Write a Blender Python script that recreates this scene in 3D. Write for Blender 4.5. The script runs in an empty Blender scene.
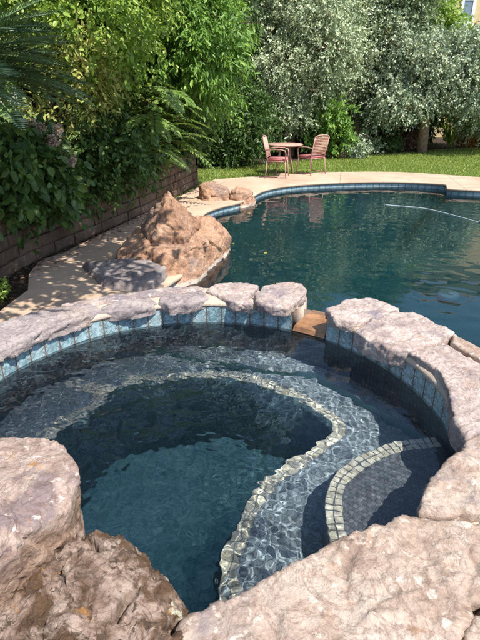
import bpy, bmesh, math, random
import numpy as np
from mathutils import Vector, Matrix
from mathutils.geometry import tessellate_polygon, delaunay_2d_cdt

random.seed(7)
R = math.radians
SC = bpy.context.scene
COL = SC.collection

# ------------------------------------------------------------------ camera
PITCH, EYE, FPX = 24.0, 1.85, 502.0
cam = bpy.data.cameras.new("camera")
cam_o = bpy.data.objects.new("camera", cam)
COL.objects.link(cam_o)
cam_o.location = (0, 0, EYE)
cam_o.rotation_euler = (R(90 - PITCH), 0, 0)
cam.sensor_width = 36.0
cam.lens = FPX / 640 * 36
cam.clip_start, cam.clip_end = 0.05, 400
SC.camera = cam_o

# ------------------------------------------------------------------ light
SUN = Vector((0.38, -0.37, 0.85)).normalized()          # direction towards the sun
world = bpy.data.worlds.new("World")
SC.world = world
world.use_nodes = True
wn = world.node_tree
bgn = wn.nodes["Background"]
sky = wn.nodes.new("ShaderNodeTexSky")
sky.sky_type = 'NISHITA'
sky.sun_disc = False
sky.sun_elevation = math.asin(SUN.z)
sky.sun_rotation = math.atan2(SUN.x, SUN.y)
wn.links.new(sky.outputs[0], bgn.inputs[0])
bgn.inputs[1].default_value = 0.15
sun = bpy.data.lights.new("sun", 'SUN')
sun.energy = 4.9
sun.angle = R(0.5)
sun.color = (1.0, 0.955, 0.87)
sun.cycles.is_caustics_light = True
sun_o = bpy.data.objects.new("sun", sun)
COL.objects.link(sun_o)
sun_o.rotation_euler = SUN.to_track_quat('Z', 'Y').to_euler()
SC.view_settings.view_transform = 'Standard'
SC.view_settings.look = 'None'
SC.view_settings.gamma = 1
SC.view_settings.use_curve_mapping = False
SC.view_settings.exposure = 0.66
cy = SC.cycles
cy.max_bounces = 10
cy.transmission_bounces = 8
cy.transparent_max_bounces = 8
cy.caustics_refractive = True
cy.caustics_reflective = False
cy.use_denoising = True
cy.sample_clamp_indirect = 6
cy.blur_glossy = 0.3


# ------------------------------------------------------------------ numeric helpers
def _h(ix, iy, iz, s):
    n = (ix * 73856093) ^ (iy * 19349663) ^ (iz * 83492791) ^ (s * 2654435761 & 0x7fffffff)
    n = (n ^ (n >> 13)) * 1274126177 & 0x7fffffff
    n = (n ^ (n >> 16)) * 668265263 & 0x7fffffff
    return ((n ^ (n >> 15)) & 0xffff) / 32767.5 - 1.0


def noise(P, s=0):
    i = np.floor(P).astype(np.int64)
    f = P - i
    f = f * f * f * (f * (f * 6 - 15) + 10)
    o = 0
    for a in (0, 1):
        for b in (0, 1):
            for c in (0, 1):
                w = (f[:, 0] if a else 1 - f[:, 0]) * (f[:, 1] if b else 1 - f[:, 1]) * (f[:, 2] if c else 1 - f[:, 2])
                o = o + w * _h(i[:, 0] + a, i[:, 1] + b, i[:, 2] + c, s)
    return o


def fbm(P, sc, octv=4, s=0, gain=.5, ridge=False):
    o, a, t = 0, 1., 0.
    for k in range(octv):
        n = noise(P * sc * 2 ** k + 17.3 * k, s + k)
        if ridge:
            n = 1 - 2 * np.abs(n)
        o = o + a * n
        t += a
        a *= gain
    return o / t


def worley(P, sc, s=0):
    Q = P * sc
    i = np.floor(Q).astype(np.int64)
    d1 = np.full(len(P), 9.)
    d2 = d1.copy()
    cid = np.zeros(len(P))
    for a in (-1, 0, 1):
        for b in (-1, 0, 1):
            for c in (-1, 0, 1):
                j = i + np.array([a, b, c])
                p = j + .5 + .45 * np.stack([_h(j[:, 0], j[:, 1], j[:, 2], s + k) for k in range(3)], 1)
                d = np.linalg.norm(Q - p, axis=1)
                r = _h(j[:, 0], j[:, 1], j[:, 2], s + 9)
                m = d < d1
                d2 = np.where(m, d1, np.minimum(d2, d))
                cid = np.where(m, r, cid)
                d1 = np.where(m, d, d1)
    return d1, d2, cid


def facets(P, sc, s=0):
    '''angular, chipped relief: every cell is a small tilted plane'''
    Q = P * sc
    i = np.floor(Q).astype(np.int64)
    best = np.full(len(P), 9.)
    out = np.zeros(len(P))
    for a in (-1, 0, 1):
        for b in (-1, 0, 1):
            for c in (-1, 0, 1):
                j = i + np.array([a, b, c])
                hs = [_h(j[:, 0], j[:, 1], j[:, 2], s + k) for k in range(7)]
                p = j + .5 + .48 * np.stack(hs[:3], 1)
                d = np.linalg.norm(Q - p, axis=1)
                v = .45 * hs[3] + np.sum((Q - p) * np.stack(hs[4:7], 1), 1) * .8
                m = d < best
                out = np.where(m, v, out)
                best = np.where(m, d, best)
    return out


def warp(P, sc, a, s=0):
    return P + a * np.stack([fbm(P, sc, 3, s + 31 * k) for k in range(3)], 1)


def catmull(P, n, closed=True):
    P = np.asarray(P, float)
    m = len(P)
    out = []
    segs = m if closed else m - 1
    for k in range(segs):
        if closed:
            a, b, c, d = P[(k - 1) % m], P[k], P[(k + 1) % m], P[(k + 2) % m]
        else:
            a, b, c, d = P[max(k - 1, 0)], P[k], P[k + 1], P[min(k + 2, m - 1)]
        for t in np.linspace(0, 1, 12, endpoint=False):
            out.append(.5 * (2 * b + (c - a) * t + (2 * a - 5 * b + 4 * c - d) * t * t + (3 * b - a - 3 * c + d) * t ** 3))
    if not closed:
        out.append(P[-1])
    return resample(np.array(out), n, closed)


def resample(Q, n, closed=True):
    Q = np.asarray(Q, float)
    if closed:
        Q = np.vstack([Q, Q[:1]])
    L = np.r_[0, np.cumsum(np.linalg.norm(np.diff(Q, axis=0), axis=1))]
    t = np.linspace(0, L[-1], n + 1)[:-1] if closed else np.linspace(0, L[-1], n)
    return np.stack([np.interp(t, L, Q[:, k]) for k in range(Q.shape[1])], 1)


def inside(x, y, poly):
    r = np.zeros(x.shape, bool)
    n = len(poly)
    for k in range(n):
        x1, y1 = poly[k][:2]
        x2, y2 = poly[(k + 1) % n][:2]
        if y1 == y2:
            continue
        c = ((y1 > y) != (y2 > y)) & (x < (x2 - x1) * (y - y1) / (y2 - y1) + x1)
        r ^= c
    return r


def at(u, v, z):                      # point of the plane at height z seen at photo position (u, v)
    p = R(PITCH)
    b = (320 - v) / FPX
    d = np.array([(u - 240) / FPX, math.cos(p) + b * math.sin(p), -math.sin(p) + b * math.cos(p)])
    return np.array([0, 0, EYE]) + d * ((z - EYE) / d[2])


# ------------------------------------------------------------------ mesh helpers
def mesh(name, V, F, m=None, parent=None, smooth=True, uv=None, rnd=None, origin=None, mats=None):
    """V (n,3), F either (k,4)/(k,3) array or list of lists; world coordinates."""
    V = np.asarray(V, np.float64).reshape(-1, 3).copy()
    if parent is not None:
        V -= np.array(parent['_o'] if '_o' in parent else parent.location)
    if origin is not None:
        V -= np.asarray(origin, float)
    me = bpy.data.meshes.new(name)
    if isinstance(F, np.ndarray):
        k = F.shape[1]
        me.vertices.add(len(V))
        me.vertices.foreach_set("co", V.astype(np.float32).ravel())
        me.loops.add(F.size)
        me.loops.foreach_set("vertex_index", F.astype(np.int32).ravel())
        me.polygons.add(len(F))
        me.polygons.foreach_set("loop_start", np.arange(0, F.size, k, dtype=np.int32))
        me.polygons.foreach_set("loop_total", np.full(len(F), k, np.int32))
        me.update(calc_edges=True)
    else:
        me.from_pydata([tuple(v) for v in V], [], [tuple(f) for f in F])
    if smooth:
        me.polygons.foreach_set("use_smooth", np.ones(len(me.polygons), bool))
    if uv is not None:
        ul = me.uv_layers.new(name="UVMap")
        li = np.zeros(len(me.loops), np.int32)
        me.loops.foreach_get("vertex_index", li)
        ul.data.foreach_set("uv", np.asarray(uv, np.float32)[li].ravel())
    if rnd is not None:
        at_ = me.attributes.new("rnd", 'FLOAT', 'POINT')
        at_.data.foreach_set("value", np.asarray(rnd, np.float32))
    if m is not None:
        me.materials.append(m)
    me.validate()
    o = bpy.data.objects.new(name, me)
    COL.objects.link(o)
    if parent is not None:
        o.parent = parent
        o['_o'] = list(parent['_o'] if '_o' in parent else parent.location)
    elif origin is not None:
        o.location = tuple(origin)
        o['_o'] = [float(x) for x in origin]
    return o


def tag(o, label=None, cat=None, group=None, kind=None):
    for k, v in (('label', label), ('category', cat), ('group', group), ('kind', kind)):
        if v:
            o[k] = v
    return o


def thing(name, loc, label, cat, group=None):
    o = bpy.data.objects.new(name, None)
    COL.objects.link(o)
    o.location = tuple(loc)
    o.empty_display_size = .1
    o['_o'] = [float(x) for x in loc]
    return tag(o, label, cat, group)


class MB:
    def __init__(s):
        s.V, s.F = [], []

    def add(s, V, F):
        b = len(s.V)
        s.V += [tuple(v) for v in V]
        s.F += [tuple(i + b for i in f) for f in F]

    def tube(s, path, rad, n=8, cap=True):
        path = [Vector(p) for p in path]
        if not hasattr(rad, '__len__'):
            rad = [rad] * len(path)
        b = len(s.V)
        up = Vector((0, 0, 1))
        prev = None
        for k, p in enumerate(path):
            t = (path[min(k + 1, len(path) - 1)] - path[max(k - 1, 0)]).normalized()
            if prev is None:
                a = t.cross(up if abs(t.z) < .9 else Vector((1, 0, 0))).normalized()
            else:
                a = (prev - t * prev.dot(t)).normalized()
            prev = a
            c = t.cross(a)
            for j in range(n):
                w = 2 * math.pi * j / n
                s.V.append(tuple(p + (a * math.cos(w) + c * math.sin(w)) * rad[k]))
        for k in range(len(path) - 1):
            for j in range(n):
                j2 = (j + 1) % n
                s.F.append((b + k * n + j, b + k * n + j2, b + (k + 1) * n + j2, b + (k + 1) * n + j))
        if cap:
            s.F.append(tuple(b + j for j in range(n))[::-1])
            s.F.append(tuple(b + (len(path) - 1) * n + j for j in range(n)))

    def box(s, lo, hi):
        x0, y0, z0 = lo
        x1, y1, z1 = hi
        s.add([(x0, y0, z0), (x1, y0, z0), (x1, y1, z0), (x0, y1, z0), (x0, y0, z1), (x1, y0, z1), (x1, y1, z1), (x0, y1, z1)],
              [(3, 2, 1, 0), (4, 5, 6, 7), (0, 1, 5, 4), (1, 2, 6, 5), (2, 3, 7, 6), (3, 0, 4, 7)])

    def build(s, name, m, parent=None, smooth=True, origin=None, local=False):
        if local and parent is not None:
            o = mesh(name, s.V, s.F, m, None, smooth)
            o.parent = parent
            return o
        return mesh(name, s.V, s.F, m, parent, smooth, origin=origin)


def bevel(o, w=.004, seg=2):
    bm = bmesh.new()
    bm.from_mesh(o.data)
    bmesh.ops.bevel(bm, geom=list(bm.edges), offset=w, segments=seg, affect='EDGES', clamp_overlap=True)
    bm.to_mesh(o.data)
    bm.free()


def normals(V, F):
    N = np.zeros_like(V)
    T = F if F.shape[1] == 3 else np.vstack([F[:, [0, 1, 2]], F[:, [0, 2, 3]]])
    n = np.cross(V[T[:, 1]] - V[T[:, 0]], V[T[:, 2]] - V[T[:, 0]])
    for k in range(3):
        np.add.at(N, T[:, k], n)
    return N / np.maximum(np.linalg.norm(N, axis=1, keepdims=True), 1e-9)


def strip(P, zs, closed=False, uo=0.):
    """vertical strip along a 2-D polyline; rows at heights zs; uv in metres"""
    P = np.asarray(P, float)[:, :2]
    n = len(P)
    d = np.linalg.norm(np.diff(P, axis=0), axis=1)
    L = np.r_[0, np.cumsum(d)]
    if closed:
        P = np.vstack([P, P[:1]])
        L = np.r_[L, L[-1] + np.linalg.norm(P[-1] - P[-2])]
        n += 1
    V, UV = [], []
    for z in zs:
        V.append(np.c_[P, np.full(n, z)])
        UV.append(np.c_[L + uo, np.full(n, z)])
    F = []
    for r in range(len(zs) - 1):
        i = np.arange(n - 1)
        F.append(np.c_[r * n + i, r * n + i + 1, (r + 1) * n + i + 1, (r + 1) * n + i])
    return np.vstack(V), np.vstack(F), np.vstack(UV)


def flat(loops, z):
    tri = tessellate_polygon([[Vector((p[0], p[1], 0)) for p in l] for l in loops])
    V = np.vstack([np.c_[np.asarray(l)[:, :2], np.full(len(l), z)] for l in loops])
    F = []
    for t in tri:
        a, b, c = (V[i] for i in t)
        F.append(t if np.cross(b - a, c - a)[2] > 0 else t[::-1])
    return V, F


# ------------------------------------------------------------------ materials
class NT:
    def __init__(s, name):
        s.m = bpy.data.materials.new(name)
        s.m.use_nodes = True
        s.t = s.m.node_tree
        s.bsdf = s.t.nodes["Principled BSDF"]
        s.out = s.t.nodes["Material Output"]
        s.geo = None

    def n(s, typ, **kw):
        nd = s.t.nodes.new("ShaderNode" + typ)
        for k, v in kw.items():
            setattr(nd, k, v)
        return nd

    def l(s, a, b):
        s.t.links.new(a, b)

    def pos(s):
        if s.geo is None:
            s.geo = s.n("NewGeometry")
        return s.geo.outputs["Position"]

    def uv(s):
        return s.n("UVMap").outputs[0]

    def noise(s, scale, detail=4, rough=.55, dist=0., vec=None, off=0.):
        nd = s.n("TexNoise")
        v = vec or s.pos()
        if off:
            a = s.n("VectorMath", operation='ADD')
            s.l(v, a.inputs[0])
            a.inputs[1].default_value = (off, off * .7, off * 1.3)
            v = a.outputs[0]
        s.l(v, nd.inputs["Vector"])
        nd.inputs["Scale"].default_value = scale
        nd.inputs["Detail"].default_value = detail
        nd.inputs["Roughness"].default_value = rough
        nd.inputs["Distortion"].default_value = dist
        return nd.outputs["Fac"]

    def vor(s, scale, feature='F1', vec=None):
        nd = s.n("TexVoronoi", feature=feature)
        s.l(vec or s.pos(), nd.inputs["Vector"])
        nd.inputs["Scale"].default_value = scale
        return nd

    def ramp(s, fac, stops, interp='LINEAR'):
        nd = s.n("ValToRGB")
        cr = nd.color_ramp
        cr.interpolation = interp
        while len(cr.elements) < len(stops):
            cr.elements.new(.5)
        for e, (p, c) in zip(cr.elements, stops):
            e.position = p
            e.color = (*c, 1) if hasattr(c, '__len__') else (c, c, c, 1)
        s.l(fac, nd.inputs[0])
        return nd.outputs[0]

    def mix(s, fac, a, b, mode='MIX'):
        nd = s.n("Mix", data_type='RGBA', blend_type=mode)
        for inp, v in ((nd.inputs[0], fac), (nd.inputs[6], a), (nd.inputs[7], b)):
            if isinstance(v, (int, float)):
                inp.default_value = v
            elif isinstance(v, tuple):
                inp.default_value = (*v, 1)
            else:
                s.l(v, inp)
        return nd.outputs[2]

    def math(s, op, a, b=0., c=None):
        nd = s.n("Math", operation=op)
        for k, v in enumerate((a, b, c)):
            if v is None:
                continue
            if isinstance(v, (int, float)):
                nd.inputs[k].default_value = v
            else:
                s.l(v, nd.inputs[k])
        return nd.outputs[0]

    def bump(s, h, dist=.01, strength=1., prev=None):
        nd = s.n("Bump")
        nd.inputs["Distance"].default_value = dist
        nd.inputs["Strength"].default_value = strength
        s.l(h, nd.inputs["Height"])
        if prev is not None:
            s.l(prev, nd.inputs["Normal"])
        return nd.outputs[0]

    def fin(s, col=None, rough=.7, nrm=None, spec=.5, metal=0.):
        b = s.bsdf
        if col is not None:
            if isinstance(col, tuple):
                b.inputs["Base Color"].default_value = (*col, 1)
            else:
                s.l(col, b.inputs["Base Color"])
        if isinstance(rough, (int, float)):
            b.inputs["Roughness"].default_value = rough
        else:
            s.l(rough, b.inputs["Roughness"])
        b.inputs["Specular IOR Level"].default_value = spec
        b.inputs["Metallic"].default_value = metal
        if nrm is not None:
            s.l(nrm, b.inputs["Normal"])
        return s.m


def m_rock(name, stops, patch=None, spots=None, scale=3.5, fine=40, bump1=.02, bump2=.004, off=0., patch_scale=2.2, vein=None, line=None, low=None):
    t = NT(name)
    a = t.noise(scale, 8, .62, .4, off=off)
    col = t.ramp(a, stops)
    if patch:
        p = t.ramp(t.noise(patch_scale, 6, .6, .6, off=off + 5), [(patch[1], 0), (patch[2], 1)])
        col = t.mix(p, col, patch[0])
    if vein:
        vv = t.noise(7, 5, .6, 1.6, off=off + 11)
        k = t.ramp(t.math('ABSOLUTE', t.math('SUBTRACT', vv, .5)), [(0, 1), (.035, 0)])
        col = t.mix(t.math('MULTIPLY', k, .6), col, vein)
    f = t.noise(fine, 6, .7, off=off + 3)
    col = t.mix(.55, col, t.ramp(f, [(.25, .42), (.5, .9), (.72, 1.25)]), 'MULTIPLY')
    if spots:
        for c, sc, lo, hi, o2 in spots:
            q = t.ramp(t.noise(sc, 5, .65, .3, off=off + o2), [(lo, 0), (hi, 1)])
            col = t.mix(q, col, c)
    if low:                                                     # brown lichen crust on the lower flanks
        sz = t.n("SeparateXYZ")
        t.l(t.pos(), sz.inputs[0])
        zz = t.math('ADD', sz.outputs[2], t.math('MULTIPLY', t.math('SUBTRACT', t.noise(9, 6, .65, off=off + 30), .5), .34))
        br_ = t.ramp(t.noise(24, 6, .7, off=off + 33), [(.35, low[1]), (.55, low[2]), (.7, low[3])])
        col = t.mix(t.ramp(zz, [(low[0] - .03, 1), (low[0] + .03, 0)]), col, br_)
    if line:                                                    # pale mineral crust left at the water line
        sz = t.n("SeparateXYZ")
        t.l(t.pos(), sz.inputs[0])
        dz_ = t.math('ABSOLUTE', t.math('SUBTRACT', t.math('ADD', sz.outputs[2], t.math('MULTIPLY', t.math('SUBTRACT', t.noise(9, 4), .5), .05)), line[0]))
        col = t.mix(t.math('MULTIPLY', t.ramp(dz_, [(line[1] * .5, 1), (line[1], 0)]), .7), col, (.52, .46, .40))
    b = t.bump(t.noise(scale * 3.2, 9, .66, .3, off=off + 1), bump1)
    b = t.bump(f, bump2, 1., b)
    return t.fin(col, .82, b, .25)


M = {}
M['flag'] = m_rock('coping_stone_pink', [(.27, (.22, .175, .175)), (.40, (.37, .29, .265)), (.53, (.48, .385, .345)), (.72, (.57, .48, .43))],
                   patch=((.23, .195, .215), .50, .64), scale=6, fine=65, vein=(.22, .15, .13), bump1=.016, patch_scale=3.5,
                   spots=[((.36, .25, .19), 9, .58, .70, 4.), ((.58, .51, .46), 20, .60, .68, 2.)])
M['flag_tan'] = m_rock('coping_stone_tan', [(.27, (.24, .165, .13)), (.40, (.37, .27, .21)), (.53, (.46, .355, .285)), (.72, (.56, .465, .395))],
                       patch=((.31, .25, .235), .55, .70), scale=7, vein=(.23, .15, .11), bump1=.013, bump2=.004, off=3, fine=75,
                       spots=[((.58, .49, .42), 22, .58, .66, 2.), ((.34, .21, .14), 12, .60, .70, 8.), ((.27, .22, .21), 3.2, .60, .72, 21.)])
M['flag_grey'] = m_rock('coping_stone_grey', [(.25, (.17, .145, .15)), (.45, (.28, .235, .235)), (.6, (.37, .315, .30)), (.78, (.46, .40, .37))],
                        patch=((.42, .33, .28), .55, .7), scale=4, off=7, vein=(.16, .12, .12))
M['mortar'] = m_rock('mortar', [(.3, (.40, .315, .25)), (.5, (.50, .40, .32)), (.7, (.57, .47, .39))], scale=5, fine=90, bump1=.006, bump2=.003, off=12)
M['boulder'] = m_rock('boulder_orange', [(.27, (.19, .11, .075)), (.42, (.35, .195, .12)), (.56, (.47, .28, .18)), (.75, (.55, .38, .27))],
                      patch=((.30, .215, .175), .52, .68), scale=3.4, fine=32, bump1=.03, bump2=.008, off=4, vein=(.15, .08, .055),
                      spots=[((.16, .105, .08), 7, .62, .72, 5.), ((.52, .40, .31), 13, .62, .70, 2.)], line=(-.10, .035))
M['slab_grey'] = m_rock('slab_grey', [(.27, (.15, .125, .12)), (.5, (.27, .23, .22)), (.73, (.39, .335, .31))], scale=3, fine=26, bump1=.03, off=9)
M['rock_pale'] = m_rock('boulder_pale', [(.27, (.22, .15, .12)), (.40, (.35, .255, .21)), (.53, (.46, .35, .295)), (.72, (.56, .455, .39))],
                        patch=((.25, .185, .18), .52, .66), scale=7, fine=70, bump1=.016, bump2=.005, off=15, patch_scale=5, vein=(.18, .11, .09),
                        spots=[((.56, .49, .44), 26, .59, .66, 3.), ((.44, .21, .07), 6, .61, .68, 6.), ((.20, .13, .11), 15, .62, .70, 11.)],
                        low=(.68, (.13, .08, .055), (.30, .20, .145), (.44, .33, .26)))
M['rock_lichen'] = m_rock('boulder_lichen', [(.27, (.15, .10, .078)), (.41, (.29, .20, .155)), (.55, (.41, .30, .24)), (.74, (.53, .42, .35))],
                          patch=((.13, .075, .042), .47, .58), scale=7, fine=70, bump1=.022, bump2=.007, off=22, patch_scale=9, vein=(.09, .055, .04),
                          spots=[((.44, .20, .05), 11, .61, .67, 3.), ((.10, .065, .045), 28, .56, .62, 9.), ((.42, .32, .26), 19, .60, .66, 17.), ((.58, .55, .40), 7, .68, .71, 14.)])

# concrete deck
t = NT('deck_concrete')
c = t.ramp(t.noise(1.2, 6, .6, .5), [(.3, (.40, .285, .20)), (.5, (.50, .365, .265)), (.7, (.57, .43, .32))])
f = t.noise(120, 4, .7)
c = t.mix(.5, c, t.ramp(f, [(.3, .6), (.55, 1.0), (.7, 1.2)]), 'MULTIPLY')
c = t.mix(t.ramp(t.noise(3.5, 5, .65, off=4), [(.6, 0), (.75, .55)]), c, (.30, .21, .155))
c = t.mix(t.ramp(t.noise(.8, 7, .7, 1.2, off=9), [(.5, 0), (.68, .6)]), c, (.33, .235, .17))
c = t.mix(t.ramp(t.noise(26, 3, .5, off=13), [(.68, 0), (.72, .7)]), c, (.20, .14, .10))
mpd = t.n("Mapping")
mpd.inputs["Rotation"].default_value = (0, 0, R(11))
t.l(t.pos(), mpd.inputs[0])
brd = t.n("TexBrick", offset=0.)
t.l(mpd.outputs[0], brd.inputs["Vector"])
brd.inputs["Scale"].default_value = 1
brd.inputs["Mortar Size"].default_value = .006
brd.inputs["Brick Width"].default_value = 2.7
brd.inputs["Row Height"].default_value = 2.7
c = t.mix(t.math('MULTIPLY', brd.outputs["Fac"], .75), c, (.12, .085, .06))
M['deck'] = t.fin(c, .85, t.bump(f, .003, 1., t.bump(t.noise(9, 6, .6), .006)), .2)

# blue waterline tiles (uv in metres)
def m_tile(name, pitch, base, marks, z0):
    t = NT(name)
    uv = t.uv()
    sx = t.n("SeparateXYZ")
    t.l(uv, sx.inputs[0])
    fu = t.math('FRACT', t.math('DIVIDE', sx.outputs[0], pitch))
    fl = t.math('FLOOR', t.math('DIVIDE', sx.outputs[0], pitch))
    wn_ = t.n("TexWhiteNoise", noise_dimensions='1D')
    t.l(fl, wn_.inputs["W"])
    col = t.ramp(wn_.outputs["Value"], [(0., base[0]), (.5, base[1]), (1., base[2])])
    col = t.mix(t.ramp(t.noise(38, 5, .7, .5), [(.42, 0), (.62, .8)]), col, (.42, .55, .60))
    col = t.mix(t.ramp(t.noise(60, 5, .7, .9, off=3), [(.57, 0), (.63, .7)]), col, (.20, .15, .11))
    gap = t.math('SUBTRACT', .5, t.math('ABSOLUTE', t.math('SUBTRACT', fu, .5)))
    grout = t.ramp(gap, [(.025, 1), (.05, 0)])
    # the brown leaf-like motif printed across each joint
    vz = t.math('DIVIDE', t.math('SUBTRACT', sx.outputs[1], z0), pitch)
    dv = t.math('ABSOLUTE', t.math('SUBTRACT', t.math('FRACT', t.math('MULTIPLY', vz, 2.)), .5))
    arm = t.math('LESS_THAN', t.math('ABSOLUTE', t.math('SUBTRACT', t.math('MULTIPLY', gap, 1.6), t.math('MULTIPLY', dv, .9))), .06)
    arm = t.math('MULTIPLY', arm, t.math('LESS_THAN', gap, .24))
    k = t.math('MAXIMUM', grout, t.math('MULTIPLY', arm, marks))
    col = t.mix(k, col, (.14, .095, .07))
    return t.fin(col, t.mix(k, (.12,) * 3, (.7,) * 3), t.bump(t.math('MULTIPLY', k, -1.), .002), .5)


M['tile'] = m_tile('waterline_tile', .105, [(.11, .21, .245), (.165, .275, .305), (.245, .345, .365)], .75, .335)
M['tile_pool'] = m_tile('pool_waterline_tile', .15, [(.13, .25, .31), (.19, .32, .37), (.30, .42, .45)], .3, -.2)

# mosaic slate and pebble plaster
def m_mosaic(name, a, b, grout, size, use_uv, rough=.5):
    t = NT(name)
    vec = t.uv() if use_uv else t.pos()
    mp = t.n("Mapping")
    mp.inputs["Rotation"].default_value = (0, 0, 0 if use_uv else R(38))
    t.l(vec, mp.inputs[0])
    br = t.n("TexBrick", offset=.5 if not use_uv else 0., squash=1.)
    t.l(mp.outputs[0], br.inputs["Vector"])
    br.inputs["Color1"].default_value = (*a, 1)
    br.inputs["Color2"].default_value = (*b, 1)
    br.inputs["Mortar"].default_value = (*grout, 1)
    br.inputs["Scale"].default_value = 1
    br.inputs["Mortar Size"].default_value = size * .06
    br.inputs["Brick Width"].default_value = size
    br.inputs["Row Height"].default_value = size
    col = t.mix(.7, br.outputs["Color"], t.ramp(t.noise(30, 5, .7), [(.3, .55), (.5, .95), (.7, 1.5)]), 'MULTIPLY')
    return t.fin(col, rough, t.bump(br.outputs["Fac"], -.002), .4)


M['mosaic'] = m_mosaic('bench_mosaic', (.17, .20, .225), (.27, .31, .33), (.12, .135, .145), .022, False)
M['mosaic_step'] = m_mosaic('step_mosaic', (.095, .10, .11), (.14, .145, .155), (.065, .067, .072), .022, False)
M['mosaic_wall'] = m_mosaic('wall_mosaic', (.075, .095, .11), (.12, .145, .16), (.045, .05, .055), .03, True)
M['well_wall'] = m_mosaic('footwell_mosaic', (.07, .125, .145), (.12, .19, .21), (.05, .075, .085), .03, True)
t = NT('spa_plaster')
c = t.ramp(t.noise(22, 7, .75), [(.32, (.05, .15, .175)), (.5, (.12, .28, .30)), (.7, (.28, .44, .45))])
M['plaster_spa'] = t.fin(c, .7, t.bump(t.noise(90, 3), .003), .3)
t = NT('pool_plaster')
c = t.ramp(t.noise(1.1, 4, .6), [(.3, (.085, .20, .20)), (.7, (.14, .27, .265))])
c = t.mix(.6, c, t.ramp(t.noise(45, 4, .7), [(.3, .6), (.7, 1.4)]), 'MULTIPLY')
M['plaster_pool'] = t.fin(c, .7, None, .3)
M['trim'] = m_rock('trim_tile', [(.32, (.38, .33, .24)), (.45, (.54, .48, .37)), (.58, (.63, .57, .46)), (.7, (.70, .65, .54))], scale=20, fine=90, bump1=.001, bump2=.001, off=2)

# water: one clear refracting surface
def m_water(name, tint, absorb=None):
    t = NT(name)
    g = t.n("BsdfGlass")
    g.inputs["IOR"].default_value = 1.333
    g.inputs["Roughness"].default_value = 0
    g.inputs["Color"].default_value = (*tint, 1)
    t.l(g.outputs[0], t.out.inputs[0])
    if absorb:
        va = t.n("VolumeAbsorption")
        va.inputs[0].default_value = (*absorb[0], 1)
        va.inputs[1].default_value = absorb[1]
        t.l(va.outputs[0], t.out.inputs["Volume"])
    return t.m


M['water_spa'] = m_water('spa_water', (.93, .98, 1.))
M['water_pool'] = m_water('pool_water', (1, 1, 1), ((.20, .85, .80), .30))

t = NT('spillway_tile')
c = t.ramp(t.noise(9, 6, .65), [(.3, (.16, .075, .035)), (.5, (.30, .15, .07)), (.7, (.42, .24, .13))])
M['spill'] = t.fin(c, .45, t.bump(t.noise(40, 4), .004), .5)

t = NT('wall_block')
c = t.ramp(t.noise(2.2, 6, .6), [(.3, (.085, .055, .038)), (.5, (.15, .10, .07)), (.7, (.23, .16, .115))])
f = t.noise(35, 6, .72)
c = t.mix(.7, c, t.ramp(f, [(.3, .5), (.55, 1.), (.75, 1.4)]), 'MULTIPLY')
M['block'] = t.fin(c, .9, t.bump(f, .012), .15)

t = NT('soil')
c = t.ramp(t.noise(14, 7, .7), [(.3, (.025, .017, .011)), (.5, (.055, .038, .025)), (.7, (.11, .08, .055))])
M['soil'] = t.fin(c, .95, t.bump(t.noise(30, 6, .7), .04), .1)
t = NT('lawn_ground')
c = t.ramp(t.noise(.9, 6, .65), [(.3, (.10, .145, .032)), (.5, (.14, .195, .045)), (.7, (.20, .24, .07))])
c = t.mix(.6, c, t.ramp(t.noise(28, 5, .7), [(.3, .55), (.5, 1.), (.7, 1.35)]), 'MULTIPLY')
M['lawn'] = t.fin(c, .9, t.bump(t.noise(60, 4), .03), .1)


def m_leaf(name, stops, trans=.3, rough=.45, spec=.4):
    t = NT(name)
    a = t.n("Attribute", attribute_name="rnd")
    col = t.ramp(a.outputs["Fac"], stops)
    t.fin(col, rough, None, spec)
    tr = t.n("BsdfTranslucent")
    t.l(t.mix(.35, col, (.9, 1., .2), 'MULTIPLY'), tr.inputs[0])
    mx = t.n("MixShader")
    mx.inputs[0].default_value = trans
    t.l(t.bsdf.outputs[0], mx.inputs[1])
    t.l(tr.outputs[0], mx.inputs[2])
    t.l(mx.outputs[0], t.out.inputs[0])
    return t.m


M['leaf_silver'] = m_leaf('leaf_silver', [(0, (0.171, 0.231, 0.133)), (.4, (0.342, 0.416, 0.253)), (.8, (0.547, 0.600, 0.385)), (1, (0.600, 0.600, 0.359))], .15)
M['leaf_silver_blue'] = m_leaf('leaf_silver_blue', [(0, (0.154, 0.216, 0.145)), (.4, (0.309, 0.379, 0.258)), (.8, (0.509, 0.570, 0.379)), (1, (0.600, 0.600, 0.404))], .15)
M['leaf_olive'] = m_leaf('leaf_olive', [(0, (0.111, 0.150, 0.076)), (.5, (0.220, 0.285, 0.155)), (.9, (0.406, 0.462, 0.274)), (1, (0.553, 0.533, 0.343))], .2)
M['leaf_dark'] = m_leaf('leaf_dark', [(0, (0.033, 0.067, 0.020)), (.5, (0.067, 0.132, 0.030)), (1, (0.143, 0.227, 0.049))], .3)
M['leaf_mid'] = m_leaf('leaf_mid', [(0, (0.085, 0.174, 0.035)), (.5, (0.166, 0.307, 0.056)), (.9, (0.302, 0.453, 0.089)), (1, (0.512, 0.534, 0.128))], .35)
M['leaf_lime'] = m_leaf('leaf_lime', [(0, (0.133, 0.226, 0.039)), (.5, (0.264, 0.405, 0.067)), (.85, (0.456, 0.546, 0.120)), (1, (0.496, 0.570, 0.239))], .35)
M['leaf_fern'] = m_leaf('leaf_fern', [(0, (.10, .18, .04)), (.5, (.18, .28, .06)), (.9, (.26, .36, .10)), (1, (.32, .38, .13))], .35)
M['leaf_bronze'] = m_leaf('leaf_bronze', [(0, (0.199, 0.226, 0.062)), (.5, (0.399, 0.415, 0.104)), (.85, (0.589, 0.530, 0.188)), (1, (0.589, 0.581, 0.294))], .3)
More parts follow.
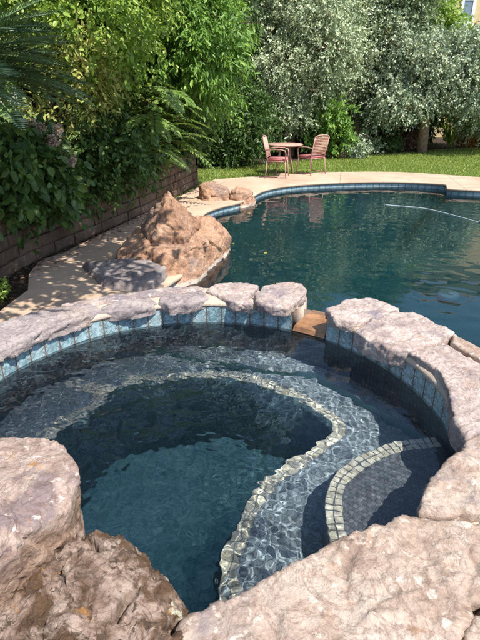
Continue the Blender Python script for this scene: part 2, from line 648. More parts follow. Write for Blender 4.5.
M['leaf_palm'] = m_leaf('leaf_palm', [(0, (0.060, 0.119, 0.050)), (.6, (0.135, 0.215, 0.094)), (1, (0.293, 0.366, 0.173))], .1, .3, .6)
M['leaf_dry'] = m_leaf('leaf_dry', [(0, (0.130, 0.072, 0.052)), (.5, (0.286, 0.156, 0.117)), (1, (0.468, 0.286, 0.221))], .2)
M['leaf_red'] = m_leaf('leaf_red', [(0, (0.120, 0.144, 0.036)), (.5, (0.264, 0.204, 0.060)), (.75, (0.504, 0.192, 0.072)), (1, (0.660, 0.264, 0.144))], .25)
M['flower'] = m_leaf('flower_pink', [(0, (.40, .27, .22)), (.6, (.55, .40, .34)), (1, (.62, .52, .42))], .25)
M['grass'] = m_leaf('grass_blade', [(0, (0.115, 0.186, 0.030)), (.5, (0.234, 0.320, 0.054)), (.9, (0.396, 0.455, 0.101)), (1, (0.620, 0.515, 0.168))], .3)
M['leaf_yellow'] = m_leaf('leaf_yellow', [(0, (.35, .36, .06)), (1, (.50, .48, .12))], .3)

t = NT('bark_dark')
c = t.ramp(t.noise(12, 6, .7, .8), [(.3, (.05, .035, .026)), (.6, (.13, .095, .07))])
M['bark'] = t.fin(c, .9, t.bump(t.noise(26, 6), .02), .1)
t = NT('bark_reddish')
c = t.ramp(t.noise(8, 6, .7, .8), [(.3, (.16, .095, .065)), (.5, (.28, .18, .13)), (.7, (.40, .30, .23))])
M['bark_red'] = t.fin(c, .85, t.bump(t.noise(20, 6), .015), .15)

t = NT('metal_red')
c = t.ramp(t.noise(30, 5, .6), [(.3, (.36, .19, .16)), (.7, (.48, .29, .25))])
M['metal'] = t.fin(c, .5, None, .4)
t = NT('seat_fabric')
c = t.ramp(t.noise(40, 5, .6), [(.3, (.40, .13, .13)), (.7, (.54, .22, .21))])
M['cushion'] = t.fin(c, .85, t.bump(t.noise(90, 3), .003), .2)
t = NT('mesh_back')
c = t.ramp(t.noise(30, 5, .6), [(.3, (.45, .25, .19)), (.7, (.58, .36, .28))])
M['meshback'] = t.fin(c, .6, None, .3)
t = NT('table_top')
c = t.ramp(t.noise(18, 5, .6, 1.), [(.3, (.36, .21, .16)), (.7, (.50, .33, .26))])
M['tabletop'] = t.fin(c, .5, None, .4)
t = NT('stucco')
c = t.ramp(t.noise(2, 5, .6), [(.3, (.56, .42, .23)), (.7, (.66, .52, .31))])
M['stucco'] = t.fin(c, .9, t.bump(t.noise(50, 4), .006), .1)
t = NT('white_paint')
M['white'] = t.fin(t.ramp(t.noise(9, 4), [(.3, (.68, .68, .66)), (.7, (.80, .80, .78))]), .5)
t = NT('window_glass')
M['glass'] = t.fin(t.ramp(t.noise(.8, 3), [(.3, (.10, .14, .20)), (.7, (.16, .21, .28))]), .06, None, .8)
t = NT('roof_tile')
M['roof'] = t.fin(t.ramp(t.noise(5, 5), [(.3, (.16, .09, .06)), (.7, (.28, .17, .12))]), .85, t.bump(t.noise(12, 4), .03))
t = NT('hose_white')
M['hose'] = t.fin(t.ramp(t.noise(9, 4), [(.3, (.38, .45, .46)), (.7, (.52, .58, .58))]), .4)
t = NT('drain_plastic')
M['drain'] = t.fin(t.ramp(t.noise(9, 4), [(.3, (.30, .40, .40)), (.7, (.40, .50, .50))]), .5)
t = NT('plastic_dark')
M['black'] = t.fin(t.ramp(t.noise(30, 4), [(.3, (.015, .015, .016)), (.7, (.035, .035, .036))]), .4)
t = NT('chrome')
M['chrome'] = t.fin(t.ramp(t.noise(30, 4), [(.3, (.65, .65, .66)), (.7, (.78, .78, .78))]), .2, None, .5, 1.)
t = NT('fence_wood')
c = t.ramp(t.noise(3, 6, .6), [(.3, (.10, .07, .05)), (.7, (.19, .14, .10))])
M['wood'] = t.fin(c, .85, t.bump(t.noise(20, 5), .01), .15)

# ------------------------------------------------------------------ the setting: pool, spa and deck outlines
SPA_C = np.array([-.22, 2.09])
SPA_R, SPA_RO = 1.25, 1.56
Z_SPA, Z_POOL = .35, -.12


def arc(a0, a1, r, n):
    a = np.radians(np.linspace(a0, a1, n))
    return np.c_[SPA_C[0] + r * np.cos(a), SPA_C[1] + r * np.sin(a)]


pool_left = catmull([(-.95, 3.45), (-.98, 4.3), (-.80, 5.1), (-.45, 6.0), (-.32, 6.9), (-.58, 7.7), (-.66, 8.6), (-.40, 9.25), (0, 9.75), (.2, 10.25),
                     (.48, 11.0), (.9, 11.52), (1.63, 11.95), (2.86, 12.26), (3.82, 12.26), (4.62, 11.95), (4.74, 11.72)], 110, False)
pool_right = np.array([(4.55, 11.2), (5.2, 11.05), (6.4, 10.75), (7.6, 10.0), (8.3, 8.6), (8.4, 6.5), (7.6, 4.2), (5.6, 2.6), (3.4, 1.9), (1.31, 1.85)])
pool_right = np.vstack([pool_right[:1], catmull(pool_right[1:], 70, False)])
pool_edge = np.vstack([pool_left, pool_right])              # open line from spa wall round to spa wall
pool_poly = np.vstack([pool_edge, [(.9, 2.4), (.5, 2.9), (-.3, 3.1)]])
hole = np.vstack([pool_edge, arc(-9, -242, SPA_RO, 60)[1:-1]])

deck_left = np.array([at(u, v, 0)[:2] for u, v in [(150, 211), (93, 238), (67, 251), (39, 261), (29, 274), (28, 290), (0, 311)]])
lawn_edge = catmull([(-.62, 12.6), (.0, 12.95), (.51, 13.17), (1.4, 13.6), (2.41, 13.91), (4.29, 13.91), (6.04, 13.0), (8.2, 12.2), (10.2, 10.5), (11, 7)], 60, False)
deck_out = np.vstack([[(-2.75, 3.6), (-2.9, 0), (-2.9, -4), (6, -4), (11, 0)], lawn_edge[::-1], deck_left])
V, F = flat([deck_out, hole], 0.)
deck = tag(mesh('pool_deck', V, F, M['deck'], smooth=False), kind='structure')
V, F, UV = strip(hole, [-.055, 0.], True)
# rounded lip of the deck over the pool
V2, F2, UV2 = strip(deck_out, [-.12, 0.], True)
tag(mesh('deck_edge', V2, F2, M['deck'], smooth=False), kind='structure')

S = 150.
ring = [(-S, -S), (S, -S), (S, S), (-S, S)]
cen = deck_out.mean(0)
V, F = flat([ring, deck_out + (cen - deck_out) * .004], -.03)
tag(mesh('lawn', V, F, M['lawn'], smooth=False), kind='structure')

# ------------------------------------------------------------------ swimming pool
pool = thing('swimming_pool', (3, 7, 0), 'large kidney shaped swimming pool with teal plaster and a blue tile line at its rim', 'swimming pool')
inset = lambda k, dz: np.c_[pool_poly + (pool_poly.mean(0) - pool_poly) * k, np.full(len(pool_poly), dz)]
deep = np.array([2.1, 8.0])
bowl = lambda k, dz: np.c_[pool_poly + (deep - pool_poly) * k, np.full(len(pool_poly), dz)]
rows = [inset(0, -.03), inset(0, -.5), inset(.015, -.85), inset(.04, -1.0), bowl(.16, -1.15), bowl(.34, -1.5), bowl(.55, -2.4), bowl(.75, -2.7), bowl(.999, -2.75)]
n = len(pool_poly)
V = np.vstack(rows)
i = np.arange(n)
F = np.vstack([np.c_[r * n + i, r * n + (i + 1) % n, (r + 1) * n + (i + 1) % n, (r + 1) * n + i] for r in range(len(rows) - 1)])
mesh('basin', V, F, M['plaster_pool'], pool)
cc = pool_poly.mean(0)
band = pool_edge + (cc - pool_edge) * .0015
V, F, UV = strip(band, [-.2, -.045], False)
mesh('waterline_tiles', V, F, M['tile_pool'], pool, False, UV)
# coping lip: overhangs the tile by 3 cm
nrm = np.gradient(pool_edge, axis=0)
nrm = np.c_[nrm[:, 1], -nrm[:, 0]] / np.linalg.norm(nrm, axis=1, keepdims=True)
lip = pool_edge + nrm * .035
lip0 = pool_edge - nrm * .25
k = len(lip)
V = np.vstack([np.c_[lip0, np.full(k, .004)], np.c_[lip - nrm * .02, np.full(k, .012)], np.c_[lip - nrm * .004, np.full(k, .006)], np.c_[lip, np.full(k, -.012)], np.c_[lip - nrm * .006, np.full(k, -.045)], np.c_[pool_edge - nrm * .05, np.full(k, -.05)]])
F = np.vstack([np.c_[r * k + np.arange(k - 1), r * k + np.arange(1, k), (r + 1) * k + np.arange(1, k), (r + 1) * k + np.arange(k - 1)] for r in range(5)])
mesh('coping', V, F, M['deck'], pool)
# main drain cover on the floor
mb = MB()
mb.tube([(2.75, 6.2, -1.5), (2.75, 6.2, -1.28), (2.75, 6.2, -1.25)], [.15, .15, .11], 20)
mb.build('drain_cover', M['drain'], pool)


# ------------------------------------------------------------------ water
def waves(X, Y, seed, n, l0, l1, slope, power=1.):
    r = np.random.RandomState(seed)
    Z = np.zeros_like(X)
    for _ in range(n):
        lam = l0 * (l1 / l0) ** r.rand()
        th = r.rand() * 2 * math.pi
        a = slope * lam / (2 * math.pi) * (.5 + r.rand()) / math.sqrt(n)
        ph = r.rand() * 6.28
        Z += a * np.sin((X * math.cos(th) + Y * math.sin(th)) * 2 * math.pi / lam + ph)
    return Z


def water(name, x0, x1, y0, y1, step, keep, z, hfun, m):
    nx, ny = int((x1 - x0) / step) + 1, int((y1 - y0) / step) + 1
    X, Y = np.meshgrid(np.linspace(x0, x1, nx), np.linspace(y0, y1, ny))
    Z = z + hfun(X, Y)
    V = np.stack([X, Y, Z], -1).reshape(-1, 3)
    q = (np.arange(ny - 1)[:, None] * nx + np.arange(nx - 1)[None]).ravel()
    F = np.c_[q, q + 1, q + nx + 1, q + nx]
    C = V[F].mean(1)
    F = F[keep(C[:, 0], C[:, 1])]
    us, inv = np.unique(F, return_inverse=True)
    o = mesh(name, V[us], inv.reshape(F.shape), m)
    o.cycles.is_caustics_caster = True
    return tag(o, kind='structure')


def spa_h(X, Y):
    w = np.clip((.9 - X) / 1.7, .2, 1)                      # livelier towards the left of the spa
    return waves(X, Y, 3, 40, .045, .11, .10) * w + waves(X, Y, 5, 22, .11, .42, .115) * (w * .8 + .2) + waves(X, Y, 9, 40, .028, .05, .13) * (w + .08)


water('spa_water', -1.5, 1.06, .82, 3.37, .008, lambda x, y: (x - SPA_C[0]) ** 2 + (y - SPA_C[1]) ** 2 < 1.268 ** 2, Z_SPA, spa_h, M['water_spa'])
grow = pool_poly + (pool_poly - cc) * .008


def pool_keep(x, y):
    return inside(x, y, grow) & ((x - SPA_C[0]) ** 2 + (y - SPA_C[1]) ** 2 > 1.45 ** 2)


water('pool_water', -.95, 8.6, 1.6, 12.5, .035, pool_keep, Z_POOL,
      lambda X, Y: waves(X, Y, 13, 40, .10, .36, .024) + waves(X, Y, 15, 12, .5, 1.6, .011), M['water_pool'])

# ------------------------------------------------------------------ spa
spa = thing('hot_tub', (SPA_C[0], SPA_C[1], 0), 'round raised hot tub of dark mosaic rimmed with pink natural stones', 'hot tub')
Z_B, Z_ST, Z_W = -.10, .15, -.95
V, F, UV = strip(arc(0, 360, SPA_R, 181)[:-1], [Z_W, .36], True)
mesh('basin_wall', V, F[:, ::-1], M['mosaic_wall'], spa, True, UV)
V, F, UV = strip(arc(50.2, -298.2, SPA_R - .006, 176), [.318, .468], False)
mesh('waterline_tiles', V, F, M['tile'], spa, True, UV)
V, F, UV = strip(arc(0, 360, SPA_RO - .02, 181)[:-1], [-1.7, .40], True)
r_ = np.linalg.norm(V[:, :2] - SPA_C, axis=1, keepdims=True)
outer_wall = mesh('outer_wall', V, F, M['mortar'], spa, True, UV)

well = np.array([(-.89, 2.55), (-.79, 2.78), (-.5, 2.885), (-.27, 2.925), (0, 2.89), (.31, 2.73), (.475, 2.54), (.53, 2.44), (.535, 2.385), (.50, 2.33), (.32, 2.17), (.07, 1.92), (-.04, 1.65),
                 (-.085, 1.48), (-.07, 1.28), (-.22, 1.12), (-.6, 1.1), (-1.0, 1.4), (-1.18, 1.8), (-1.12, 2.18)])
well_c = catmull(well, 150)
outer = arc(0, 360, SPA_R + .01, 121)[:-1]
V, F = flat([outer, well_c], Z_B)
mesh('bench', V, F, M['mosaic'], spa, False)
wi = well_c + (well_c.mean(0) - well_c) * .03
n = len(well_c)
wf = wi + (well_c.mean(0) - wi) * .06
V = np.vstack([np.c_[well_c, np.full(n, Z_B)], np.c_[wi, np.full(n, Z_B - .03)], np.c_[wf, np.full(n, Z_W + .10)]])
i = np.arange(n)
ringf = lambda q: np.vstack([np.c_[r * n + i, r * n + (i + 1) % n, (r + 1) * n + (i + 1) % n, (r + 1) * n + i] for r in range(q)])
lw_ = np.r_[0, np.cumsum(np.linalg.norm(np.diff(well_c, axis=0), axis=1))]
mesh('footwell_wall', V, ringf(2), M['well_wall'], spa, True, np.vstack([np.c_[lw_, np.full(n, z)] for z in (Z_B, Z_B - .03, Z_W + .1)]))
V = np.vstack([np.c_[wf, np.full(n, Z_W + .10)], np.c_[wf + (well_c.mean(0) - wf) * .1, np.full(n, Z_W + .015)], np.c_[wf + (well_c.mean(0) - wf) * .999, np.full(n, Z_W)]])
mesh('footwell_floor', V, ringf(2), M['plaster_spa'], spa)

step_c = catmull([(1.01, 2.12), (.86, 2.10), (.7, 2.05), (.47, 1.885), (.375, 1.70), (.36, 1.48), (.41, 1.26), (.52, 1.06)], 60, False)
a0 = math.degrees(math.atan2(1.06 - SPA_C[1], .52 - SPA_C[0]))
step_poly = np.vstack([step_c, arc(a0, 1.4, SPA_R + .01, 40)])
V, F = flat([step_poly], Z_ST)
st = mesh('step', V, F, M['mosaic_step'], spa, False)
V, F, UV = strip(step_c, [Z_B, Z_ST], False)
mesh('step_riser', V, F, M['mosaic_wall'], spa, True, UV)


def trim(name, line, z, side, rows=2, size=.038, gap=.005, jit=.0025, seed=1):
    """rows of small tan tiles laid along a line"""
    r = random.Random(seed)
    L = np.linalg.norm(np.diff(line, axis=0), axis=1).sum()
    n = int(L / size)
    P = resample(line, n + 1, False)
    T = np.gradient(P, axis=0)
    T /= np.linalg.norm(T, axis=1, keepdims=True)
    N = np.c_[-T[:, 1], T[:, 0]] * side
    mb = MB()
    for k in range(n):
        for j in range(rows):
            w0, w1 = j * size + gap * .5, (j + 1) * size - gap * .5
            g = gap * .5 / size
            p0, p1 = P[k] + (P[k + 1] - P[k]) * g, P[k] + (P[k + 1] - P[k]) * (1 - g)
            q = [p0 + N[k] * w0, p1 + N[k + 1] * w0, p1 + N[k + 1] * w1, p0 + N[k] * w1]
            q = [(a[0] + r.uniform(-jit, jit), a[1] + r.uniform(-jit, jit)) for a in q]
            c = np.mean(q, 0)
            h = z + .004 + r.uniform(-.001, .001)
            top = [((a[0] - c[0]) * .96 + c[0], (a[1] - c[1]) * .96 + c[1], h) for a in q]
            bot = [(a[0], a[1], z - .002) for a in q]
            mb.add(bot + top, [(4, 5, 6, 7), (0, 1, 5, 4), (1, 2, 6, 5), (2, 3, 7, 6), (3, 0, 4, 7)])
    return mb


tb = trim('bench_trim', np.vstack([well_c, well_c[:1]]), Z_B, 1 if False else -1, seed=2)
wc_area = .5 * np.sum(well_c[:, 0] * np.roll(well_c[:, 1], -1) - well_c[:, 1] * np.roll(well_c[:, 0], -1))
tb = trim('bench_trim', np.vstack([well_c, well_c[:1]]), Z_B, 1 if wc_area < 0 else -1, seed=2)
tb2 = trim('x', catmull([(-.80, 2.80), (-.95, 2.84), (-1.12, 2.885)], 12, False), Z_B, 1, seed=4)
tb.add(tb2.V, tb2.F)
tb.build('bench_trim', M['trim'], spa, False)
trim('step_trim', step_c, Z_ST, 1, seed=3).build('step_trim', M['trim'], spa, False)

# mortar bed on top of the wall, broken by the spillway
def bed(a0, a1, n=150):
    a = np.radians(np.linspace(a0, a1, n))
    prof = [(1.262, .464), (1.240, .466), (1.230, .484), (1.243, .506), (1.31, .513), (1.42, .511), (1.55, .498), (1.60, .470), (1.61, .43), (1.58, .30), (1.56, .10), (1.57, -.1), (1.56, -.6)]
    rr = np.array([p[0] for p in prof])
    zz = np.array([p[1] for p in prof])
    V = np.stack([SPA_C[0] + np.cos(a)[:, None] * rr, SPA_C[1] + np.sin(a)[:, None] * rr, np.broadcast_to(zz, (n, len(prof)))], -1)
    V = V.reshape(-1, 3)
    m = len(prof)
    q = (np.arange(n - 1)[:, None] * m + np.arange(m - 1)[None]).ravel()
    F = np.c_[q, q + m, q + m + 1, q + 1]
    N = normals(V, F)
    V = V + N * (.014 * fbm(V, 6, 4, 3))[:, None]
    mb = MB()
    mb.add(V, F.tolist())
    mb.F.append(tuple(range(m)))
    mb.F.append(tuple(range((n - 1) * m, n * m))[::-1])
    return mb


bed(63, 63 + 346.5).build('mortar_bed', M['mortar'], spa)
# spillway slab
sp = []
for r in (1.235, 1.25, 1.40, 1.58, 1.63, 1.63):
    z = {1.235: .355, 1.25: .385, 1.40: .383, 1.58: .376, 1.63: .365}[r]
    if r == 1.63 and len(sp) == 5 * 7:
        z = -.5
    for a in np.radians(np.linspace(50.5, 61.5, 7)):
        sp.append((SPA_C[0] + r * math.cos(a), SPA_C[1] + r * math.sin(a), z))
Fq = [(j * 7 + i, j * 7 + i + 1, (j + 1) * 7 + i + 1, (j + 1) * 7 + i) for j in range(5) for i in range(6)]
mesh('spillway', sp, Fq, M['spill'], spa, False)


def stone(name, poly, z0, z1, m, parent=None, seed=0, amp=.012, dens=1., dome=.004, tilt=(0, 0), rough_edge=.009, origin=None, under=.9):
    P = np.asarray(poly, float)[:, :2]
    per = np.linalg.norm(np.diff(np.vstack([P, P[:1]]), axis=0), axis=1).sum()
    N = int(np.clip(per / .009 * dens, 60, 460))
    # keep the corners readable: mix of straight and rounded outline
    rj = np.random.RandomState(seed + 77)
    PP = []
    for a_, b_ in zip(P, np.roll(P, -1, 0)):
        PP.append(a_)
        ln = np.linalg.norm(b_ - a_)
        for t_ in np.arange(1, int(ln / .06)) / max(1, int(ln / .06)):
            PP.append(a_ + (b_ - a_) * t_ + rj.normal(size=2) * .007)
    PP = np.array(PP)
    Q = .15 * resample(catmull(PP, 600), N) + .85 * resample(resample(PP, 600), N)
    if .5 * np.sum(Q[:, 0] * np.roll(Q[:, 1], -1) - Q[:, 1] * np.roll(Q[:, 0], -1)) < 0:
        Q = Q[::-1]
    c = Q.mean(0)
    size = np.mean(np.linalg.norm(Q - c, axis=1))
    e3 = np.c_[Q, np.full(N, seed * 3.7)]
    d = (Q - c) / np.linalg.norm(Q - c, axis=1, keepdims=True)
    Q = Q + d * (rough_edge * (fbm(e3, 9, 3, seed) + .8 * fbm(e3, 34, 3, seed + 5)))[:, None]
    h = z1 - z0
    ed = min(.010, h * .25) / size                       # edge rounding as fraction of size
    prof = [(under, 0.), (under + (1 - under) * .6, .12), (1., .32), (1.005, .52), (1., .70), (1 - ed * .25, .84), (1 - ed * .6, .93), (1 - ed, .975)]
    rows = []
    for s_, t_ in prof:
        rows.append(np.c_[c + (Q - c) * s_, np.full(N, z0 + h * t_)])
    V = np.vstack(rows)
    i = np.arange(N)
    F = np.vstack([np.c_[r * N + i, r * N + (i + 1) % N, (r + 1) * N + (i + 1) % N, (r + 1) * N + i] for r in range(len(rows) - 1)])
    T = np.vstack([F[:, [0, 1, 2]], F[:, [0, 2, 3]]])
    B2 = rows[-1][:, :2]
    g_ = .009 / dens
    gx_, gy_ = np.meshgrid(np.arange(B2[:, 0].min(), B2[:, 0].max(), g_), np.arange(B2[:, 1].min(), B2[:, 1].max(), g_))
    gp = np.c_[gx_.ravel(), gy_.ravel()] + rj.uniform(-.3, .3, (gx_.size, 2)) * g_
    core = c + (B2 - c) * (1 - .006 / size)
    gp = gp[inside(gp[:, 0], gp[:, 1], core)]
    allp = [Vector(p) for p in np.vstack([B2, gp])]
    vo, _, fo, orig, _, _ = delaunay_2d_cdt(allp, [], [list(range(N))], 1, 1e-6)
    vo = np.array([tuple(v) for v in vo])
    ring0 = (len(rows) - 1) * N
    idx = np.array([ring0 + min(o_) if o_ and min(o_) < N else -1 for o_ in orig])
    new = idx < 0
    idx[new] = len(V) + np.arange(new.sum())
    V = np.vstack([V, np.c_[vo[new], np.full(new.sum(), z1)]])
    TF = idx[np.array([list(f) for f in fo])]
    a_, b_, c_ = (V[TF[:, k_], :2] for k_ in range(3))
    flip = ((b_ - a_)[:, 0] * (c_ - a_)[:, 1] - (b_ - a_)[:, 1] * (c_ - a_)[:, 0]) < 0
    TF[flip] = TF[flip][:, ::-1]
    F = np.vstack([T, TF])
    rr_ = np.linalg.norm(V[:, :2] - c, axis=1) / size
    V[:, 2] += np.where(V[:, 2] > z0 + h * .9, dome * (1 - np.minimum(rr_, 1) ** 2), 0)
    V[:, 2] += ((V[:, 0] - c[0]) * tilt[0] + (V[:, 1] - c[1]) * tilt[1]) * np.clip((V[:, 2] - z0) / h, 0, 1)
    Nn = normals(V, F)
    o3 = np.array([seed * 1.3, 0, seed * .7])
    W = warp(V + o3, 6, .03, seed)
    top = np.clip(Nn[:, 2], 0, 1)[:]
    q = 2.0 * fbm(warp(W, 3, .12, seed + 9), 3.4, 5, seed, .6) + .5
    ter = (np.floor(q) + np.clip((q - np.floor(q)) * 7, 0, 1))              # cleft layers that flake away in steps
    dsp = amp * (.42 * ter * top + .30 * fbm(W, 5, 5, seed + 3) + .34 * facets(W, 11, seed) + .16 * facets(W, 31, seed + 1) + .20 * fbm(W, 38, 4, seed + 8, .65, True))
    Wc = warp(V + o3, 2.6, .16, seed + 40)
    k1, k2, _ = worley(warp(Wc, 14, .018, seed + 44), 2.3, seed + 50)
    dsp -= .010 * np.exp(-((k2 - k1) / .028) ** 2) * np.clip(fbm(Wc, 2.2, 2, seed + 51) * 5, 0, 1)      # hairline fractures
    lay = W * np.array([1, 1, 5.])
    dsp += amp * (1 - top) * (.7 * facets(lay, 7, seed + 2) + .4 * fbm(lay, 16, 3, seed + 4))
    V = V + Nn * dsp[:, None]
    return mesh(name, V, F, m, parent, True, origin=origin)


def px(pts, z=.5):
    return [at(u, v, z)[:2] for u, v in pts]


cop = [  # outline seen in the photo, bottom, top, material
    ([(-60, 372), (-60, 340), (0, 326), (40, 312), (75, 306), (97, 309), (101, 315), (92, 320), (60, 331), (30, 344), (0, 358), (-30, 374)], .43, 0.525, 'flag_grey', .02),
    ([(99, 318), (106, 310), (125, 304), (150, 303), (158, 308), (150, 312), (125, 316)], .43, 0.515, 'flag_grey', .012),
    ([(158, 307), (164, 299), (184, 295), (203, 296), (209, 302), (196, 309), (170, 311)], .43, 0.522, 'flag_grey', .014),
    ([(60, 306), (120, 296), (165, 290), (200, 287), (206, 290), (190, 294), (150, 298), (105, 305), (80, 308)], .43, 0.517, 'flag', .01),
    ([(206, 292), (215, 286), (240, 283), (258, 286), (254, 294), (248, 303), (253, 310), (236, 308), (218, 300)], .43, 0.530, 'flag', .014),
    ([(254, 300), (262, 288), (285, 284), (303, 286), (306, 294), (297, 305), (287, 313), (270, 312), (257, 308)], .43, 0.540, 'flag', .014),
    ([(325, 314), (348, 301), (372, 297), (394, 303), (399, 310), (380, 319), (366, 325), (352, 328), (334, 325)], .43, 0.548, 'flag', .014),
    ([(355, 331), (372, 320), (395, 313), (420, 311), (448, 322), (455, 333), (440, 343), (424, 347), (408, 351), (385, 346), (365, 338)], .43, 0.538, 'flag', .016),
    ([(450, 344), (458, 333), (490, 342), (530, 372), (500, 372), (468, 356)], .43, 0.520, 'flag_tan', .012),
    ([(409, 351), (428, 347), (446, 345), (466, 357), (500, 374), (530, 390), (530, 436), (478, 434), (467, 438), (454, 424), (447, 388), (436, 369)], .43, 0.535, 'flag', .02),
    ([(458, 457), (467, 440), (480, 436), (530, 438), (560, 470), (560, 530), (480, 520), (420, 516), (422, 500), (428, 486), (441, 470)], .43, 0.540, 'flag_tan', .018),
    ([(418, 518), (398, 520), (364, 530), (330, 547), (290, 569), (255, 589), (235, 600), (205, 614), (180, 628), (172, 660), (250, 730), (450, 740), (452, 665), (462, 628), (476, 608), (500, 598), (560, 570), (560, 534), (480, 523)], .43, 0.560, 'flag_tan', .022),
    ([(480, 608), (466, 625), (458, 645), (456, 690), (480, 740), (580, 740), (580, 600), (510, 600)], .43, 0.550, 'flag_tan', .018),
    ([(170, 700), (190, 690), (250, 740), (440, 755), (440, 830), (160, 830)], .43, 0.550, 'flag', .018),
]
for k, (pp, z0, z1, mm, am) in enumerate(cop):
    zb = max(z0, z1 - .07) if k < 7 else z0             # the inner edge was traced at the foot of the stone
    hi, lo = px(pp, z1 - .01), px(pp, z1 - (.038 if k < 7 else -.004 if k < 10 else .01))
    pl = [l_ if np.linalg.norm(h_ - SPA_C) < 1.38 else h_ for h_, l_ in zip(hi, lo)]
    if k < 11:                                            # nothing hangs far out over the pool
        pl = [SPA_C + (p_ - SPA_C) * min(1, 1.68 / np.linalg.norm(p_ - SPA_C)) for p_ in pl]
    stone('coping_stone', pl, zb, z1, M[mm], spa, seed=20 + k * 3, amp=am, under=.965)
# the wall of the spa behind the front stones
# little chrome jet spout on the rim
mb = MB()
jx, jy, _ = at(362, 337, .44)
mb.tube([(jx, jy, .40), (jx - .01, jy - .025, .42), (jx - .02, jy - .05, .43)], [.014, .016, .014], 12)
mb.build('jet_spout', M['chrome'], spa)


# ------------------------------------------------------------------ boulders: hull of corner points, softened and weathered
def hull_radius(pts, c, D, soft):
    '''distance from c to the softened convex hull of pts along each direction D'''
    bm = bmesh.new()
    for p in pts:
        bm.verts.new(p)
    bmesh.ops.convex_hull(bm, input=bm.verts)
    bm.normal_update()
    m = pts.mean(0)
    PL = []
    for f in bm.faces:
        nn = np.array(f.normal)
        v0 = np.array(f.verts[0].co)
        if np.dot(nn, v0 - m) < 0:
            nn = -nn
        PL.append((*nn, max(np.dot(nn, v0 - c), .02)))
    bm.free()
    PL = np.array(PL)
    q = np.maximum((D @ PL[:, :3].T) / PL[:, 3], 0)
    return 1 / (np.sum(q ** soft, axis=1) ** (1 / soft))


def boulder(name, pts, m, label, cat, sub=6, soft=26., amp=.03, scale=2.2, seed=1, crack=.02, strata=2.0, group=None):
    hulls = pts if isinstance(pts[0], list) else [pts]
    pts = np.array(hulls[0], float)
    c = pts.mean(0)
    bm = bmesh.new()
    bmesh.ops.create_icosphere(bm, subdivisions=sub, radius=1)
    D = np.array([v.co for v in bm.verts])
    F = np.array([[v.index for v in f.verts] for f in bm.faces])
    bm.free()
    D /= np.linalg.norm(D, axis=1, keepdims=True)
    r = np.zeros(len(D))
    for hp_ in hulls:
        r = np.maximum(r, hull_radius(np.array(hp_, float), c, D, soft))
    V = c + D * r[:, None]
    N = normals(V, F)
    W = warp(V * np.array([1, 1, strata]) + seed * 1.7, scale * 1.3, .09 / scale, seed)
    d = amp * (.30 * fbm(W, scale, 5, seed, .5) + .85 * facets(W, scale * 1.5, seed) + .45 * facets(W, scale * 3.7, seed + 5) + .20 * facets(W, scale * 9, seed + 7)
               + .25 * fbm(W, scale * 5, 4, seed + 4, .6, True))
    d1, d2, cid = worley(W, scale * 1.1, seed + 3)
    d -= crack * np.exp(-((d2 - d1) / .05) ** 2) * (fbm(W, scale, 2, seed + 6) > 0)
    d += .0015 * fbm(V, 80, 2, seed)
    V = V + N * d[:, None]
    o = mesh(name, V, F, m, origin=(c[0], c[1], pts[:, 2].min()))
    return tag(o, label, cat, group)


boulder('boulder', [[(-1.62, 6.2, -.1), (-1.30, 5.40, -.1), (-.80, 5.10, -.3), (-.50, 5.35, -.4), (-.3, 6.1, -.4), (-.12, 6.95, -.4), (-.3, 7.4, -.1), (-1.1, 7.2, -.1),
                     (-1.28, 6.2, .33), (-1.45, 5.8, .16), (-1.0, 5.55, .26), (-.34, 6.75, .34), (-.6, 6.5, .40), (-.74, 5.42, .20), (-.52, 5.65, .26), (-.14, 6.75, .12), (-.5, 7.0, .34), (-1.1, 6.6, .36)],
                    [(-1.12, 5.95, .0), (-.62, 5.75, .0), (-.45, 6.5, .0), (-1.05, 6.7, .0), (-.84, 5.97, .87), (-.92, 6.08, .77), (-1.20, 6.1, .42), (-.50, 6.3, .42), (-.64, 5.66, .36), (-1.02, 5.68, .34)]],
        M['boulder'], 'big orange peaked boulder at the edge of the pool', 'boulder', 7, 70, .044, 1.4, 3, .035, 1.0)
boulder('boulder', [(-1.95, 5.75, -.1), (-1.5, 4.95, -.1), (-.86, 4.76, -.4), (-.76, 5.35, -.4), (-1.1, 5.8, -.1), (-1.85, 5.7, .06), (-1.44, 5.06, .08), (-.90, 4.88, .10), (-.82, 5.3, .13), (-1.2, 5.7, .13)],
        M['slab_grey'], 'low dark grey slab of rock in front of the orange peaked boulder', 'rock', 6, 60, .02, 2.5, 6, .02)
boulder('boulder', [(-.86, 10.15, -.1), (-.7, 9.75, -.1), (-.15, 9.85, -.1), (-.2, 10.4, -.1), (-.82, 10.1, .27), (-.6, 9.95, .33), (-.28, 10.0, .22), (-.22, 10.2, .2), (-.62, 10.35, .30)],
        M['boulder'], 'smaller round orange boulder by the far pool corner, nearer the wall', 'boulder', 5, 14, .03, 3, 11, .02)
boulder('boulder', [(-.28, 9.9, -.3), (.02, 9.62, -.3), (.33, 10.0, -.3), (.3, 10.5, -.1), (-.05, 10.5, -.1), (-.22, 9.95, .17), (.02, 9.8, .20), (.25, 10.05, .13), (.2, 10.4, .15), (-.05, 10.3, .2)],
        M['boulder'], 'small brown boulder overhanging the water at the far pool corner', 'boulder', 5, 14, .035, 3, 14, .02)
